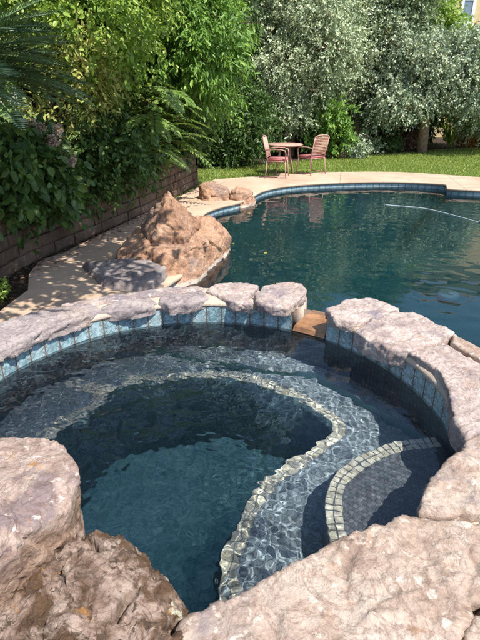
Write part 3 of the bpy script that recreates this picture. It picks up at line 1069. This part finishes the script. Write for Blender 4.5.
# foreground pair
boulder('boulder', [(-1.25, 1.55, .3), (-1.25, .5, .3), (-.95, .62, .3), (-.72, 1.0, .25), (-.53, 1.25, .3), (-.72, 1.5, .3),
                    (-1.2, 1.5, .70), (-1.2, .6, .82), (-.74, .85, .80), (-.66, 1.48, .74), (-.52, 1.33, .74), (-.515, 1.15, .70), (-.70, 1.0, .79), (-.56, 1.12, .52), (-.80, .95, .50)],
        M['rock_pale'], 'pale pink flat topped boulder at the near left rim of the hot tub', 'boulder', 7, 44, .020, 2.8, 21, .035, 1.2)
boulder('boulder', [(-.85, 1.15, .3), (-.9, .4, .3), (-.1, .5, .3), (-.10, .93, .3), (-.2, 1.10, .3), (-.42, 1.22, .3),
                    (-.72, .95, .50), (-.50, 1.17, .62), (-.38, 1.13, .63), (-.28, 1.03, .61), (-.18, .95, .57), (-.12, .84, .54), (-.15, .6, .58), (-.45, .6, .66), (-.66, .75, .60), (-.85, .5, .56)],
        M['rock_lichen'], 'rough brown boulder spotted with orange lichen at the near rim of the hot tub', 'boulder', 7, 36, .042, 3.2, 25, .06, 1.0)

# ------------------------------------------------------------------ retaining wall and terrace
wall_line = np.array([(-2.95, 2.0), (-2.78, 4.2), (-2.66, 5.24), (-2.56, 5.9), (-2.38, 6.45), (-2.15, 7.19), (-1.62, 8.96), (-1.25, 10.6), (-.98, 12.0)])
rw = thing('retaining_wall', (-2.2, 7, 0), 'low retaining wall of rough brown blocks along the planting bed', 'retaining wall')
WL = np.r_[0, np.cumsum(np.linalg.norm(np.diff(wall_line, axis=0), axis=1))]


def on_wall(s):
    return np.array([np.interp(s, WL, wall_line[:, 0]), np.interp(s, WL, wall_line[:, 1])])


rr = random.Random(5)
VB, FB = [], []
nb = 0
g = 5
for cidx in range(5):
    z0 = cidx * .145 - .02
    s = rr.uniform(-.2, 0)
    while s < WL[-1]:
        ln = rr.uniform(.26, .44)
        a, b = on_wall(max(s + .005, 0)), on_wall(min(s + ln - .005, WL[-1]))
        s += ln
        tdir = (b - a) / max(np.linalg.norm(b - a), 1e-6)
        nn = np.array([tdir[1], -tdir[0]])
        off = rr.uniform(-.012, .012) - cidx * .012
        U, Wd = np.meshgrid(np.linspace(0, 1, 9), np.linspace(0, 1, 6))
        bul = .018 * (1 - (2 * U - 1) ** 4) * (1 - (2 * Wd - 1) ** 4)
        X = a[0] + (b[0] - a[0]) * U + nn[0] * (off + bul)
        Y = a[1] + (b[1] - a[1]) * U + nn[1] * (off + bul)
        Z = z0 + .004 + .137 * Wd
        P = np.stack([X, Y, Z], -1).reshape(-1, 3)
        P = P + np.r_[nn, 0] * (.016 * fbm(P, 14, 3, 2))[:, None]
        back = [(a[0] - nn[0] * .12, a[1] - nn[1] * .12, z0 + .004), (b[0] - nn[0] * .12, b[1] - nn[1] * .12, z0 + .004), (b[0] - nn[0] * .12, b[1] - nn[1] * .12, z0 + .141), (a[0] - nn[0] * .12, a[1] - nn[1] * .12, z0 + .141)]
        VB += P.tolist() + back
        for j in range(5):
            for i in range(8):
                FB.append((nb + j * 9 + i, nb + j * 9 + i + 1, nb + (j + 1) * 9 + i + 1, nb + (j + 1) * 9 + i))
        B = nb + 54
        for j in range(5):
            FB.append((nb + (j + 1) * 9, nb + j * 9, B, B + 3) if False else (nb + j * 9, B, nb + (j + 1) * 9))
            FB.append((nb + j * 9 + 8, nb + (j + 1) * 9 + 8, B + 1))
        FB.append(tuple([nb + 45 + i for i in range(9)] + [B + 2, B + 3]))
        FB.append((nb + 45, B + 3, B))
        FB.append((nb + 53, B + 1, B + 2))
        nb += 58
mesh('blocks', VB, FB, M['block'], rw, False)
bk = wall_line + np.array([-.05, 0.])
V, F, UV = strip(wall_line - np.array([.1, 0]), [-.1, .6], False)
mesh('core', V, F, M['soil'], rw, False)
tp = np.vstack([wall_line - np.array([.09, 0]), [(-1.2, 12.4), (-1.6, 13.4), (-4, 16), (-12, 18), (-12, 2)]])
V, F = flat([tp], .62)
tag(mesh('terrace_soil', V, F, M['soil'], smooth=False), kind='structure')
V, F, UV = strip([(-.98, 12.0), (-1.2, 12.4), (-1.6, 13.4), (-4, 16), (-12, 18), (-12, 2), (-2.95, 2.0)], [-.1, .62], False)
tag(mesh('terrace_bank', V, F, M['soil'], smooth=False), kind='structure')
V, F = flat([np.vstack([wall_line[:7], deck_left, [(-2.75, 3.6), (-2.9, 2.0)]])], -.018)
tag(mesh('bed_soil', V, F, M['soil'], smooth=False), kind='structure')
V, F = flat([[(-.9, 14.6), (1.2, 15.6), (3.06, 17.6), (5.73, 18.6), (9.3, 20.6), (14, 21.5), (14, 30), (-6, 30), (-6, 16)]], -.02)
tag(mesh('border_soil', V, F, M['soil'], smooth=False), kind='structure')

# ------------------------------------------------------------------ foliage
def leaf_mesh(P, D, U, L, W, fold=.25, six=False):
    """leaves at P pointing along D with face normal about U; kite of 4 vertices"""
    D = D / np.linalg.norm(D, axis=1, keepdims=True)
    Sd = np.cross(D, U)
    Sd /= np.maximum(np.linalg.norm(Sd, axis=1, keepdims=True), 1e-6)
    Nn = np.cross(Sd, D)
    L = L[:, None]
    W = W[:, None]
    mid = P + D * L * .45
    a, b = mid + Sd * W * .5 + Nn * W * fold * .5, mid - Sd * W * .5 + Nn * W * fold * .5
    n = len(P)
    if six:
        q = P + D * L * .2
        w2 = P + D * L * .68 - Nn * L * .05
        a, b = q + Sd * W * .42 + Nn * W * fold * .4, q - Sd * W * .42 + Nn * W * fold * .4
        a2, b2 = w2 + Sd * W * .40 + Nn * W * fold * .4, w2 - Sd * W * .40 + Nn * W * fold * .4
        V = np.stack([P, a, a2, P + D * L - Nn * L * .16, b2, b], 1).reshape(-1, 3)
        i = np.arange(n)[:, None] * 6
        return V, np.vstack([i + np.array([0, 1, 2, 3]), i + np.array([0, 3, 4, 5])])
    V = np.stack([P, a, P + D * L - Nn * L * .12, b], 1).reshape(-1, 3)
    return V, np.arange(4 * n).reshape(n, 4)


def unit(r, n):
    v = r.normal(size=(n, 3))
    return v / np.linalg.norm(v, axis=1, keepdims=True)


def crown(blobs, seed, leaf=(.09, .05), twig=.35, per=14, droop=.4, fill=.25, dens=1., up=.5, six=False):
    """blobs: (x,y,z, rx,ry,rz, twigs). Twigs spring from an uneven shell, leaves along each twig."""
    r = np.random.RandomState(seed)
    PP, DD, UU, RR = [], [], [], []
    for (x, y, z, rx, ry, rz, nt) in blobs:
        nt = int(nt * dens)
        u = unit(r, nt)
        rad = 1 - fill * 3 * r.rand(nt) ** 2.2 * .8
        rad *= 1 + .28 * fbm(u * 1.0 + np.array([x, y, z]), 2.2, 3, seed)
        base = np.array([x, y, z]) + u * np.array([rx, ry, rz]) * rad[:, None]
        keep = fbm(base, 1.6 / max(.4, min(rx, rz)), 2, seed + 3) > -.38          # gaps
        base, u = base[keep], u[keep]
        nt = len(base)
        td = u * np.array([1, 1, .7]) + .6 * unit(r, nt) + np.array([0, 0, -droop])
        td /= np.linalg.norm(td, axis=1, keepdims=True)
        tl = twig * (.5 + r.rand(nt))
        s = r.rand(nt, per)
        P = base[:, None] + td[:, None] * (s * tl[:, None])[..., None] + np.array([0, 0, -1.]) * (s ** 2 * tl[:, None] * droop * .5)[..., None]
        P = P.reshape(-1, 3) + r.normal(size=(nt * per, 3)) * leaf[0] * .35
        D = np.repeat(td, per, 0) * .7 + .9 * unit(r, nt * per) + np.array([0, 0, -droop])
        U = unit(r, nt * per) * .8 + np.array([.25, -.25, up])
        PP.append(P)
        DD.append(D)
        UU.append(U)
        RR.append(np.clip(np.repeat(r.rand(nt), per) * .5 + r.rand(nt * per) * .5, 0, 1))
    P, D, U, rn = map(np.concatenate, (PP, DD, UU, RR))
    n = len(P)
    sc = .45 + 1.0 * r.rand(n) ** 1.3
    V, F = leaf_mesh(P, D, U, leaf[0] * sc, leaf[1] * sc * (.8 + .4 * r.rand(n)), .3, six)
    return V, F, np.repeat(rn, 6 if six else 4)


def plant(name, loc, label, cat, blobs, m, seed, trunk=None, bark='bark', group=None, tips=True, crown_name='foliage', **kw):
    t = thing(name, loc, label, cat, group)
    r = random.Random(seed)
    if trunk:
        h, rad = trunk[:2]
        mb = MB()
        b = Vector(loc)
        top = Vector(trunk[2]) if len(trunk) > 2 else b + Vector((r.uniform(-.15, .15), r.uniform(-.1, .1), h))
        path = [b - Vector((0, 0, .1)), b.lerp(top, .35) + Vector((r.uniform(-.08, .08), r.uniform(-.08, .08), 0)), b.lerp(top, .7) + Vector((r.uniform(-.1, .1), r.uniform(-.1, .1), 0)), top]
        mb.tube(path, [rad * 1.25, rad, rad * .8, rad * .55], 10)
        for (x, y, z, rx, ry, rz, nt) in blobs:
            s = r.uniform(.35, .95)
            p0 = b.lerp(top, s)
            e = Vector((x, y, z))
            mid = p0.lerp(e, .5) + Vector((r.uniform(-.15, .15), r.uniform(-.15, .15), .12))
            mb.tube([p0, mid, e], [rad * .5, rad * .32, rad * .15], 7)
            if tips:
                for _ in range(4):
                    d = Vector((r.gauss(0, 1) * rx, r.gauss(0, 1) * ry, r.gauss(0, .8) * rz)) * .6
                    mb.tube([mid, e + d * .5, e + d], [rad * .18, rad * .12, rad * .05], 5)
        mb.build('trunk' if rad > .04 else 'stem', M[bark], t)
    V, F, rn = crown(blobs, seed, **kw)
    mesh(crown_name, V, F, M[m], t, False, rnd=rn)
    return t


def rb(seed, n, lo, hi, r0, r1, tw, squash=.8):
    r = random.Random(seed)
    out = []
    for _ in range(n):
        s = r.uniform(r0, r1)
        out.append((r.uniform(lo[0], hi[0]), r.uniform(lo[1], hi[1]), r.uniform(lo[2], hi[2]), s, s, s * squash, int(tw * s * s)))
    return out


# far row, left to right
plant('eucalyptus_tree', (1.7, 18.2, 0), 'tall silver leaved tree drooping behind the table and chairs', 'tree',
      rb(1, 26, (-.2, 16.9, 2.0), (3.1, 18.6, 5.6), .5, .95, 420) + rb(61, 7, (.1, 16.8, 1.2), (2.4, 17.5, 2.0), .3, .5, 380), 'leaf_silver', 1, (4.6, .16), 'bark_red', leaf=(.088, .044), twig=.42, per=20, droop=.42)
plant('eucalyptus_tree', (6.6, 19.2, 0), 'broad blue grey tree over the right end of the lawn', 'tree',
      rb(2, 26, (5.2, 18.2, 1.9), (8.3, 19.8, 3.3), .45, .9, 420) + rb(62, 8, (4.6, 18.0, 1.3), (6.3, 18.8, 2.2), .28, .5, 380) + rb(63, 9, (3.7, 18.6, 1.8), (5.4, 19.2, 4.8), .35, .7, 340) + rb(22, 6, (8.4, 18.5, .9), (11.0, 20, 1.8), .5, .7, 380), 'leaf_silver_blue', 2, (3., .17), 'bark_red', leaf=(.085, .052), twig=.4, per=19, droop=.35)
plant('eucalyptus_tree', (4.3, 19.8, 0), 'dark olive tree between the two silver trees', 'tree',
      rb(3, 30, (2.8, 18.7, 1.4), (5.9, 20.2, 5.6), .5, .95, 400), 'leaf_olive', 3, (4.8, .15), 'bark_red', leaf=(.085, .048), twig=.42, per=18, droop=.4)
plant('broadleaf_tree', (7.9, 22.6, 0), 'yellow green tree in front of the cream house', 'tree',
      rb(4, 9, (7.3, 22, 3.9), (8.5, 22.8, 5.0), .35, .6, 420), 'leaf_lime', 4, (4., .12), leaf=(.12, .07), per=12)
plant('dark_shrub', (-.6, 15.2, 0), 'dark evergreen shrub at the left end of the lawn', 'shrub',
      rb(5, 12, (-1.2, 14.9, .35), (.55, 15.9, 1.7), .4, .7, 500), 'leaf_dark', 5, (1.2, .05), leaf=(.09, .05), per=14)
plant('green_shrub', (2.9, 17.6, 0), 'bright green shrub growing behind the chair with the mesh back', 'shrub',
      rb(6, 8, (2.2, 17.0, .4), (3.3, 17.8, 1.7), .3, .55, 420), 'leaf_mid', 6, (1.2, .04), leaf=(.12, .08), per=12)
plant('hedge', (4, 22, 0), 'tall dark hedge closing the garden behind the silver trees', 'hedge',
      rb(7, 46, (-3.5, 20.8, .4), (7.8, 22.6, 5.6), .8, 1.4, 150), 'leaf_dark', 7, (3.5, .15), leaf=(.17, .10), twig=.5, per=14)
plant('hedge', (10, 21.6, 0), 'lower dark hedge under the cream house at the right', 'hedge',
      rb(8, 22, (7.5, 20.9, .3), (16, 22.2, 2.3), .6, 1.0, 200), 'leaf_olive', 8, (1.5, .1), leaf=(.15, .09), twig=.4, per=14)
plant('tall_tree', (-2.6, 16.5, 0), 'tall dark tree filling the gap behind the left planting', 'tree',
      rb(9, 26, (-4.8, 14.6, 1.6), (-.6, 17.5, 6.2), .7, 1.2, 230), 'leaf_dark', 9, (5., .18), leaf=(.14, .07), twig=.5, per=14)

# border plants under the far trees
bord = [
    ('silvery_plant', 353, 158, .6, 'leaf_silver_blue', 'small silvery blue plant in the far border', 'plant'),
    ('dry_plant', 338, 158, .6, 'leaf_dry', 'dry brown plant beside the chair in the far border', 'plant'),
    ('olive_plant', 371, 155, .85, 'leaf_olive', 'olive green plant in the middle of the far border', 'plant'),
    ('red_shrub', 466, 148, 1.05, 'leaf_red', 'orange and red flowering shrub at the right end of the far border', 'shrub'),
    ('dry_shrub', 408, 150, 1.35, 'leaf_dry', 'tall dry pinkish shrub left of the far tree trunk', 'shrub'),
    ('dark_plant', 389, 153, .7, 'leaf_dark', 'low dark green plant left of the dry pinkish shrub', 'plant'),
]
for k, (nm, u, v, h, mm, lab, ct) in enumerate(bord):
    p = at(u, v, 0)
    p[1] += .3
    plant(nm, (p[0], p[1], -.02), lab, ct, rb(40 + k, 5, (p[0] - .35, p[1] - .15, h * .3), (p[0] + .35, p[1] + .25, h * .85), h * .28, h * .42, 420 / max(h, .3)), mm, 40 + k, (h * .5, .015), leaf=(.09, .045), twig=.22, per=10)


# pinnate fronds ---------------------------------------------------
def frond(base, d, L, sag, nl, ll, lw, seed, lift=.35, twist=0., taper=1.):
    """returns rachis tube (V,F) and leaflets (V,F,rnd)"""
    r = np.random.RandomState(seed)
    d = np.array(d, float)
    d /= np.linalg.norm(d)
    t = np.linspace(0, 1, nl)
    P = np.array(base) + d * (t * L)[:, None] + np.array([0, 0, -1.]) * (sag * L * t ** 2)[:, None]
    T = np.gradient(P, axis=0)
    T /= np.linalg.norm(T, axis=1, keepdims=True)
    side = np.cross(T, np.array([0, 0, 1.]))
    side /= np.maximum(np.linalg.norm(side, axis=1, keepdims=True), 1e-5)
    upv = np.cross(side, T)
    prof = np.clip(np.sin(np.pi * np.clip(t * .93 + .06, 0, 1)) ** .55, .1, 1) * taper
    Vs, n = [], 0
    PP, DD, UU, LL = [], [], [], []
    for sg in (-1, 1):
        D = side * sg * .9 + T * .55 + upv * lift + r.normal(size=T.shape) * .07
        PP.append(P)
        DD.append(D)
        UU.append(upv + side * sg * -.3)
        LL.append(ll * prof * (.85 + .3 * r.rand(nl)))
    P2, D2, U2, L2 = map(np.concatenate, (PP, DD, UU, LL))
    k = t > .06
    k2 = np.r_[k, k]
    V, F = leaf_mesh(P2[k2], D2[k2], U2[k2], L2[k2], np.full(k2.sum(), lw), .2)
    rn = np.repeat(np.clip(r.rand() * .5 + .5 * r.rand(k2.sum()), 0, 1), 4)
    return P, V, F, rn


def frond_obj(name, m, parent, **kw):
    P, V, F, rn = frond(**kw)
    mb = MB()
    mb.tube(P[::max(1, len(P) // 8)], .008, 5)
    nv = len(V)
    Vt = np.vstack([V, np.array(mb.V)])
    Fl = F.tolist() + [tuple(i + nv for i in f) for f in mb.F]
    return mesh(name, Vt, Fl, m, parent, False, rnd=np.r_[rn, np.full(len(mb.V), .3)])


palm = thing('sago_palm', (-3.05, 5.35, .62), 'dark sago palm with stiff feather fronds at the upper left', 'palm')
mb = MB()
mb.tube([(-3.05, 5.35, .5), (-2.98, 5.33, 1.3), (-2.86, 5.3, 2.15)], [.17, .15, .13], 12)
mb.build('trunk', M['bark'], palm)
r = random.Random(3)
for k in range(46):
    az = r.uniform(-170, 190) if k > 26 else r.uniform(-75, 45)
    el = r.uniform(-.05, .75)
    d = (math.cos(R(az)), math.sin(R(az)), el)
    frond_obj('frond', M['leaf_palm'], palm, base=(-2.86, 5.3, 2.12), d=d, L=r.uniform(1.1, 1.5), sag=r.uniform(.10, .36), nl=70, ll=.22, lw=.017, seed=k, lift=.35)

fern = thing('arching_shrub', (-1.9, 9.8, .62), 'light green shrub of arching fern like branches over the wall', 'shrub')
Vs, Fs, Rs, nb = [], [], [], 0
r = random.Random(8)
mbs = MB()
for k in range(84):
    az = r.uniform(-120, 50)
    o = np.array([-1.85 + r.uniform(-.55, .5), 9.5 + r.uniform(-.9, .6), r.uniform(.7, 2.0)])
    P, V, F, rn = frond(o, (math.cos(R(az)), math.sin(R(az)), r.uniform(.15, .6)), r.uniform(.7, 1.25), r.uniform(.35, .7), 24, .15, .055, k, .05)
    Vs.append(V)
    Fs.append(F + nb)
    Rs.append(rn)
    nb += len(V)
    mbs.tube([(-1.9, 9.8, .6), (-1.9 * .5 + o[0] * .5, 9.8 * .5 + o[1] * .5, o[2] * .6 + .3), o] + [P[j] for j in (8, 16, 23)], [.02, .014, .01, .006, .005, .003], 5)
mesh('foliage', np.vstack(Vs), np.vstack(Fs), M['leaf_fern'], fern, False, rnd=np.concatenate(Rs))
mbs.build('stem', M['bark'], fern)

# left terrace planting
plant('broadleaf_tree', (-3.2, 8.6, .62), 'sunlit yellow green tree at the upper left above the palm', 'tree',
      rb(11, 26, (-4.2, 7.8, 2.2), (-1.6, 9.6, 4.3), .35, .65, 620), 'leaf_lime', 11, (2.6, .09), six=True, up=.9, leaf=(.075, .042), twig=.35, per=13)
plant('pointed_leaf_tree', (-2.2, 11.2, .62), 'tall dark green tree with pointed leaves above the arching shrub', 'tree',
      rb(12, 30, (-3.2, 10.4, 1.7), (-.6, 12.4, 4.9), .45, .8, 400), 'leaf_mid', 12, (3.6, .10), six=True, up=.8, leaf=(.115, .040), twig=.4, per=18, droop=.6)
plant('bronze_shrub', (-2.5, 7.6, .62), 'shrub with bronze new leaves between the palm and the green trees', 'shrub',
      rb(13, 11, (-2.9, 7.3, 1.3), (-1.9, 8.0, 2.5), .2, .36, 620), 'leaf_bronze', 13, (1.5, .04), six=True, up=.9, leaf=(.07, .034), twig=.3, per=12, droop=.2)
hyd = plant('hydrangea_shrub', (-2.75, 6.1, .62), 'dark leafy hydrangea with faded pink blooms spilling over the wall', 'shrub',
            rb(14, 14, (-3.1, 5.6, .85), (-2.25, 6.7, 1.45), .28, .42, 480), 'leaf_dark', 14, (.7, .03), six=True, leaf=(.105, .07), twig=.25, per=12, droop=.55)
r = random.Random(14)
for k in range(9):
    x, y, z = r.uniform(-2.45, -1.95), r.uniform(5.9, 6.7), r.uniform(1.0, 1.65)
    V, F, rn = crown([(x, y, z, .04, .04, .03, 26)], 300 + k, leaf=(.03, .026), twig=.02, per=5, droop=.1)
    mesh('bloom', V, F, M['flower'], hyd, False, rnd=rn)
plant('ivy_shrub', (-2.1, 8.0, .62), 'dark shrub hanging over the wall below the bronze leaves', 'shrub',
      rb(15, 12, (-2.3, 7.2, .75), (-1.75, 9.0, 1.4), .26, .4, 480), 'leaf_dark', 15, (.6, .03), six=True, leaf=(.09, .05), twig=.25, per=11, droop=.5)
plant('dark_shrub', (-1.3, 11.4, .62), 'dark shrub at the far end of the retaining wall', 'shrub',
      rb(16, 9, (-1.7, 10.8, .75), (-.75, 12.4, 1.6), .3, .5, 420), 'leaf_dark', 16, (.8, .03), leaf=(.09, .05), twig=.25, per=12, droop=.4)
plant('dark_shrub', (-3.8, 4.6, .62), 'dark shrub under the palm at the left edge', 'shrub',
      rb(17, 12, (-4.4, 3.6, .8), (-3.1, 5.4, 1.7), .35, .55, 420), 'leaf_dark', 17, (.8, .03), six=True, leaf=(.10, .06), twig=.25, per=11, droop=.5)
plant('seedling', (-2.38, 4.62, 0), 'small light green plant in the soil at the left edge of the deck', 'plant',
      rb(18, 4, (-2.56, 4.45, .02), (-2.40, 4.8, .08), .05, .08, 6500), 'leaf_lime', 18, (.08, .006), six=True, leaf=(.05, .028), twig=.08, per=5, droop=.0, tips=False)
# the tall tree whose branches reach over the deck above the picture and dapple it
plant('overhanging_tree', (-4.0, 6.6, .62), 'tall tree reaching over the deck with a high green crown', 'tree',
      [(-.45, 4.2, 3.9, .6, .7, .3, 150), (-.45, 5.2, 3.95, .5, .7, .3, 140), (-.3, 6.2, 4.0, .5, .7, .3, 120), (0., 7.0, 4.1, .5, .6, .3, 110), (-1.0, 3.4, 3.9, .55, .6, .3, 110),
       (.45, 3.3, 4.0, .4, .35, .2, 40), (-.35, 2.3, 4.0, .4, .4, .2, 26),
       (-4.6, 6.2, 5.6, .9, .9, .6, 240), (-4.9, 7.2, 6.2, 1.1, 1.1, .8, 320), (-4.8, 8.4, 5.8, .9, .9, .6, 240)],
      'leaf_mid', 19, (5.2, .17), leaf=(.16, .08), twig=.5, per=12, droop=.4)

r = np.random.RandomState(77)
n = 520
s_ = r.uniform(2.0, WL[-1] - .3, n)
pw = np.array([on_wall(a) for a in s_])
off_ = np.abs(r.normal(size=n)) * .16 + .03
px_, py_ = pw[:, 0] + off_, pw[:, 1] - off_ * .25 + r.normal(size=n) * .02
k = ~inside(px_, py_, pool_poly) & (py_ > 4.3)
px_, py_ = px_[k], py_[k]
n = len(px_)
V, F = leaf_mesh(np.c_[px_, py_, .006 + .006 * r.rand(n)], np.c_[r.normal(size=(n, 2)), np.zeros(n)], np.c_[r.normal(size=(n, 2)) * .15, np.ones(n)], .03 + .04 * r.rand(n), .015 + .015 * r.rand(n), .3)
tag(mesh('leaf_litter', V, F, M['leaf_dry'], smooth=False, rnd=np.repeat(r.rand(n), 4)), 'dry brown leaf litter along the foot of the retaining wall', 'leaf litter', kind='stuff')

# strappy plant beside the far trunk
p = at(452, 148, 0)
fx = thing('flax_plant', (p[0], p[1] + .3, 0), 'yellow green strappy plant beside the far tree trunk', 'plant')
r = np.random.RandomState(4)
n = 60
az = r.rand(n) * 6.28
D = np.c_[np.cos(az) * .5, np.sin(az) * .5, np.full(n, 1.)] + r.normal(size=(n, 3)) * .15
V, F = leaf_mesh(np.tile([p[0], p[1] + .3, 0.], (n, 1)) + r.normal(size=(n, 3)) * .05, D, np.c_[-np.cos(az), -np.sin(az), np.full(n, .5)], .9 + .5 * r.rand(n), np.full(n, .07))
mesh('leaves', V, F, M['leaf_lime'], fx, False, rnd=np.repeat(r.rand(n), 4))

# mown grass blades on the visible strip of lawn
r = np.random.RandomState(12)
n = 90000
gx = r.uniform(-1.2, 11.5, n)
gy = r.uniform(12.4, 21.5, n)
k = ~inside(gx, gy, deck_out) & (gy < 15.2 + np.clip((gx + .5) * .62, -1, 6)) & (gy > 12.6)
gx, gy = gx[k], gy[k]
n = len(gx)
D = np.c_[r.normal(size=(n, 2)) * .45, np.ones(n)]
V, F = leaf_mesh(np.c_[gx, gy, np.full(n, -.03)], D, unit(r, n), .035 + .035 * r.rand(n), np.full(n, .012), 0)
g = mesh('grass', V, F, M['grass'], smooth=False, rnd=np.repeat(r.rand(n), 4))
tag(g, 'short mown green grass of the lawn', 'grass', kind='stuff')


# ------------------------------------------------------------------ patio chairs and table
def chair(loc, rot, label):
    """faces +x; local coordinates"""
    t = thing('patio_chair', loc, label, 'chair', 'metal patio chairs by the pool')
    t.rotation_euler = (0, 0, R(rot))
    cu = MB()
    cu.box((-.22, -.24, .415), (.25, .24, .47))
    o = cu.build('seat', M['cushion'], t, local=True)
    bevel(o, .018, 3)
    fr = MB()
    for s in (-1, 1):
        fr.tube([(-.20, s * .25, .40), (-.25, s * .25, .60), (-.33, s * .25, .93)], .013)
    fr.tube([(-.33, -.25, .93), (-.345, -.15, .965), (-.35, 0, .975), (-.345, .15, .965), (-.33, .25, .93)], .013)
    fr.tube([(-.225, -.25, .50), (-.225, .25, .50)], .010)
    fr.build('back_frame', M['metal'], t, local=True)
    bp = MB()
    for j in range(15):
        y = -.23 + .46 * j / 14
        bp.tube([(-.228, y, .50), (-.27, y, .70), (-.338, y, .945)], .0075, 5)
    for j in range(11):
        w = (j + 1) / 12
        x = -.228 - .11 * w ** 1.1
        bp.tube([(x, -.245, .50 + .44 * w), (x, .245, .50 + .44 * w)], .0075, 5)
    bp.build('backrest', M['meshback'], t, local=True)
    for s in (-1, 1):
        a = MB()
        a.tube([(-.26, s * .27, .66), (-.1, s * .285, .685), (.12, s * .285, .68), (.22, s * .28, .65), (.24, s * .275, .58), (.22, s * .265, .41)], .013)
        a.build('armrest', M['metal'], t, local=True)
    for sx in (-1, 1):
        for s in (-1, 1):
            l = MB()
            l.tube([(sx * .22, s * .25, .42), (sx * .235, s * .26, .2), (sx * .26, s * .27, 0.005)], .0125)
            l.build('leg', M['metal'], t, local=True)
    st_ = MB()
    for s in (-1, 1):
        rl = MB()
        rl.tube([(-.255, s * .268, .05), (.255, s * .268, .05)], .011)
        rl.build('rail', M['metal'], t, local=True)
    st_.tube([(-.22, -.25, .405), (.22, -.25, .405), (.22, .25, .405), (-.22, .25, .405), (-.22, -.25, .405)], .012)
    st_.build('seat_frame', M['metal'], t, local=True)
    return t


chair((.93, 13.0, 0), -12, 'red metal patio chair left of the table, turned sideways')
chair((1.86, 13.6, 0), 128, 'red metal patio chair right of the table with its mesh back towards the pool')
tb_ = thing('patio_table', (1.17, 13.75, -.03), 'small round patio table between the two red chairs', 'table')
mb = MB()
mb.tube([(1.17, 13.75, .690), (1.17, 13.75, .70), (1.17, 13.75, .722), (1.17, 13.75, .73)], [.44, .46, .46, .45], 36)
mb.build('tabletop', M['tabletop'], tb_)
for j in range(4):
    a = R(45 + 90 * j)
    mb = MB()
    mb.tube([(1.17 + .15 * math.cos(a), 13.75 + .15 * math.sin(a), .69), (1.17 + .22 * math.cos(a), 13.75 + .22 * math.sin(a), .35), (1.17 + .33 * math.cos(a), 13.75 + .33 * math.sin(a), -.03)], .014)
    mb.build('leg', M['metal'], tb_)

# ------------------------------------------------------------------ floating hose and fallen leaves
hp = catmull([(2.88, 10.04), (3.3, 9.85), (3.6, 9.62), (3.9, 9.0), (4.15, 8.45), (4.6, 8.2), (5.6, 8.0), (7, 8.4), (8.2, 8.3)], 120, False)
hs = thing('pool_hose', (3.6, 9.6, Z_POOL), 'thin pale hose with floats lying across the pool water', 'hose')
mb = MB()
mb.tube([(p[0], p[1], Z_POOL + .004) for p in hp], .008, 8)
mb.build('hose', M['hose'], hs)
for j in (40, 58, 80):
    a, b = hp[j], hp[j + 1]
    d = (b - a) / np.linalg.norm(b - a)
    mb = MB()
    mb.tube([(a[0] + d[0] * k, a[1] + d[1] * k, Z_POOL + .02) for k in (-.09, -.07, .07, .09)], [.018, .028, .028, .018], 12)
    mb.build('float', M['hose'], hs)
r = np.random.RandomState(31)
for k, (u, v) in enumerate([(232, 241), (229, 244), (234, 244), (266, 252), (247, 213)]):
    p = at(u, v, Z_POOL + .008)
    V, F = leaf_mesh(np.array([p]), np.array([[r.normal(), r.normal(), 0]]), np.array([[0, 0, 1.]]), np.array([.085]), np.array([.05]), .1)
    o = mesh('fallen_leaf', V, F, M['leaf_yellow'], smooth=False, rnd=r.rand(1).repeat(4), origin=p)
    tag(o, ['yellow leaf afloat beside the orange boulder, nearest the rock tip', 'yellow leaf afloat beside the orange boulder, left of its neighbour', 'yellow leaf afloat beside the orange boulder, right of its neighbours',
            'lone leaf afloat out on the pool right of the boulder', 'lone leaf afloat near the far pool corner'][k], 'leaf', 'leaves floating on the pool')

# ------------------------------------------------------------------ house behind the trees
hx0, hx1, hy, hz = 9.8, 20.0, 27., 8.0
hs = thing('house', (15, 30, 0), 'cream stuccoed house with a white window behind the trees', 'house')
mb = MB()
mb.box((hx0, hy, -.1), (hx1, hy + 8, hz))
mb.build('wall', M['stucco'], hs, False)
mb = MB()
mb.add([(hx0 - .5, hy - .5, hz - .05), (hx1 + .5, hy - .5, hz - .05), (hx1 + .5, hy + 8.5, hz - .05), (hx0 - .5, hy + 8.5, hz - .05), (hx0 + 2.5, hy + 4, hz + 2), (hx1 - 2.5, hy + 4, hz + 2)],
       [(0, 1, 5, 4), (1, 2, 5), (2, 3, 4, 5), (3, 0, 4), (3, 2, 1, 0)])
mb.build('roof', M['roof'], hs, False)
for (wx, wz, ww, wh) in ((10.5, 5.45, .40, .85), (14.5, 5.45, 1.6, 1.4), (17.8, 5.45, .95, 1.5)):
    mb = MB()
    x0, x1, z0, z1 = wx - ww / 2, wx + ww / 2, wz - wh / 2, wz + wh / 2
    b = .14
    mb.box((x0 - b, hy - .06, z0 - b), (x0, hy - .003, z1 + b))
    mb.box((x1, hy - .06, z0 - b), (x1 + b, hy - .003, z1 + b))
    mb.box((x0, hy - .06, z0 - b), (x1, hy - .003, z0))
    mb.box((x0, hy - .06, z1), (x1, hy - .003, z1 + b))
    w = mb.build('window', M['white'], hs, False)
    mb = MB()
    mb.box((x0, hy - .03, z0), (x1, hy - .004, z1))
    mb.build('pane', M['glass'], w, False)

# light passes through the water on to these surfaces
for o in bpy.data.objects:
    if o.type == 'MESH' and o.name.split('.')[0] in ('basin_wall', 'bench', 'footwell_wall', 'footwell_floor', 'step', 'step_riser', 'bench_trim', 'step_trim', 'basin', 'waterline_tiles', 'drain_cover', 'boulder', 'outer_wall'):
        o.cycles.is_caustics_receiver = True
for o in bpy.data.objects:
    if '_o' in o:
        del o['_o']
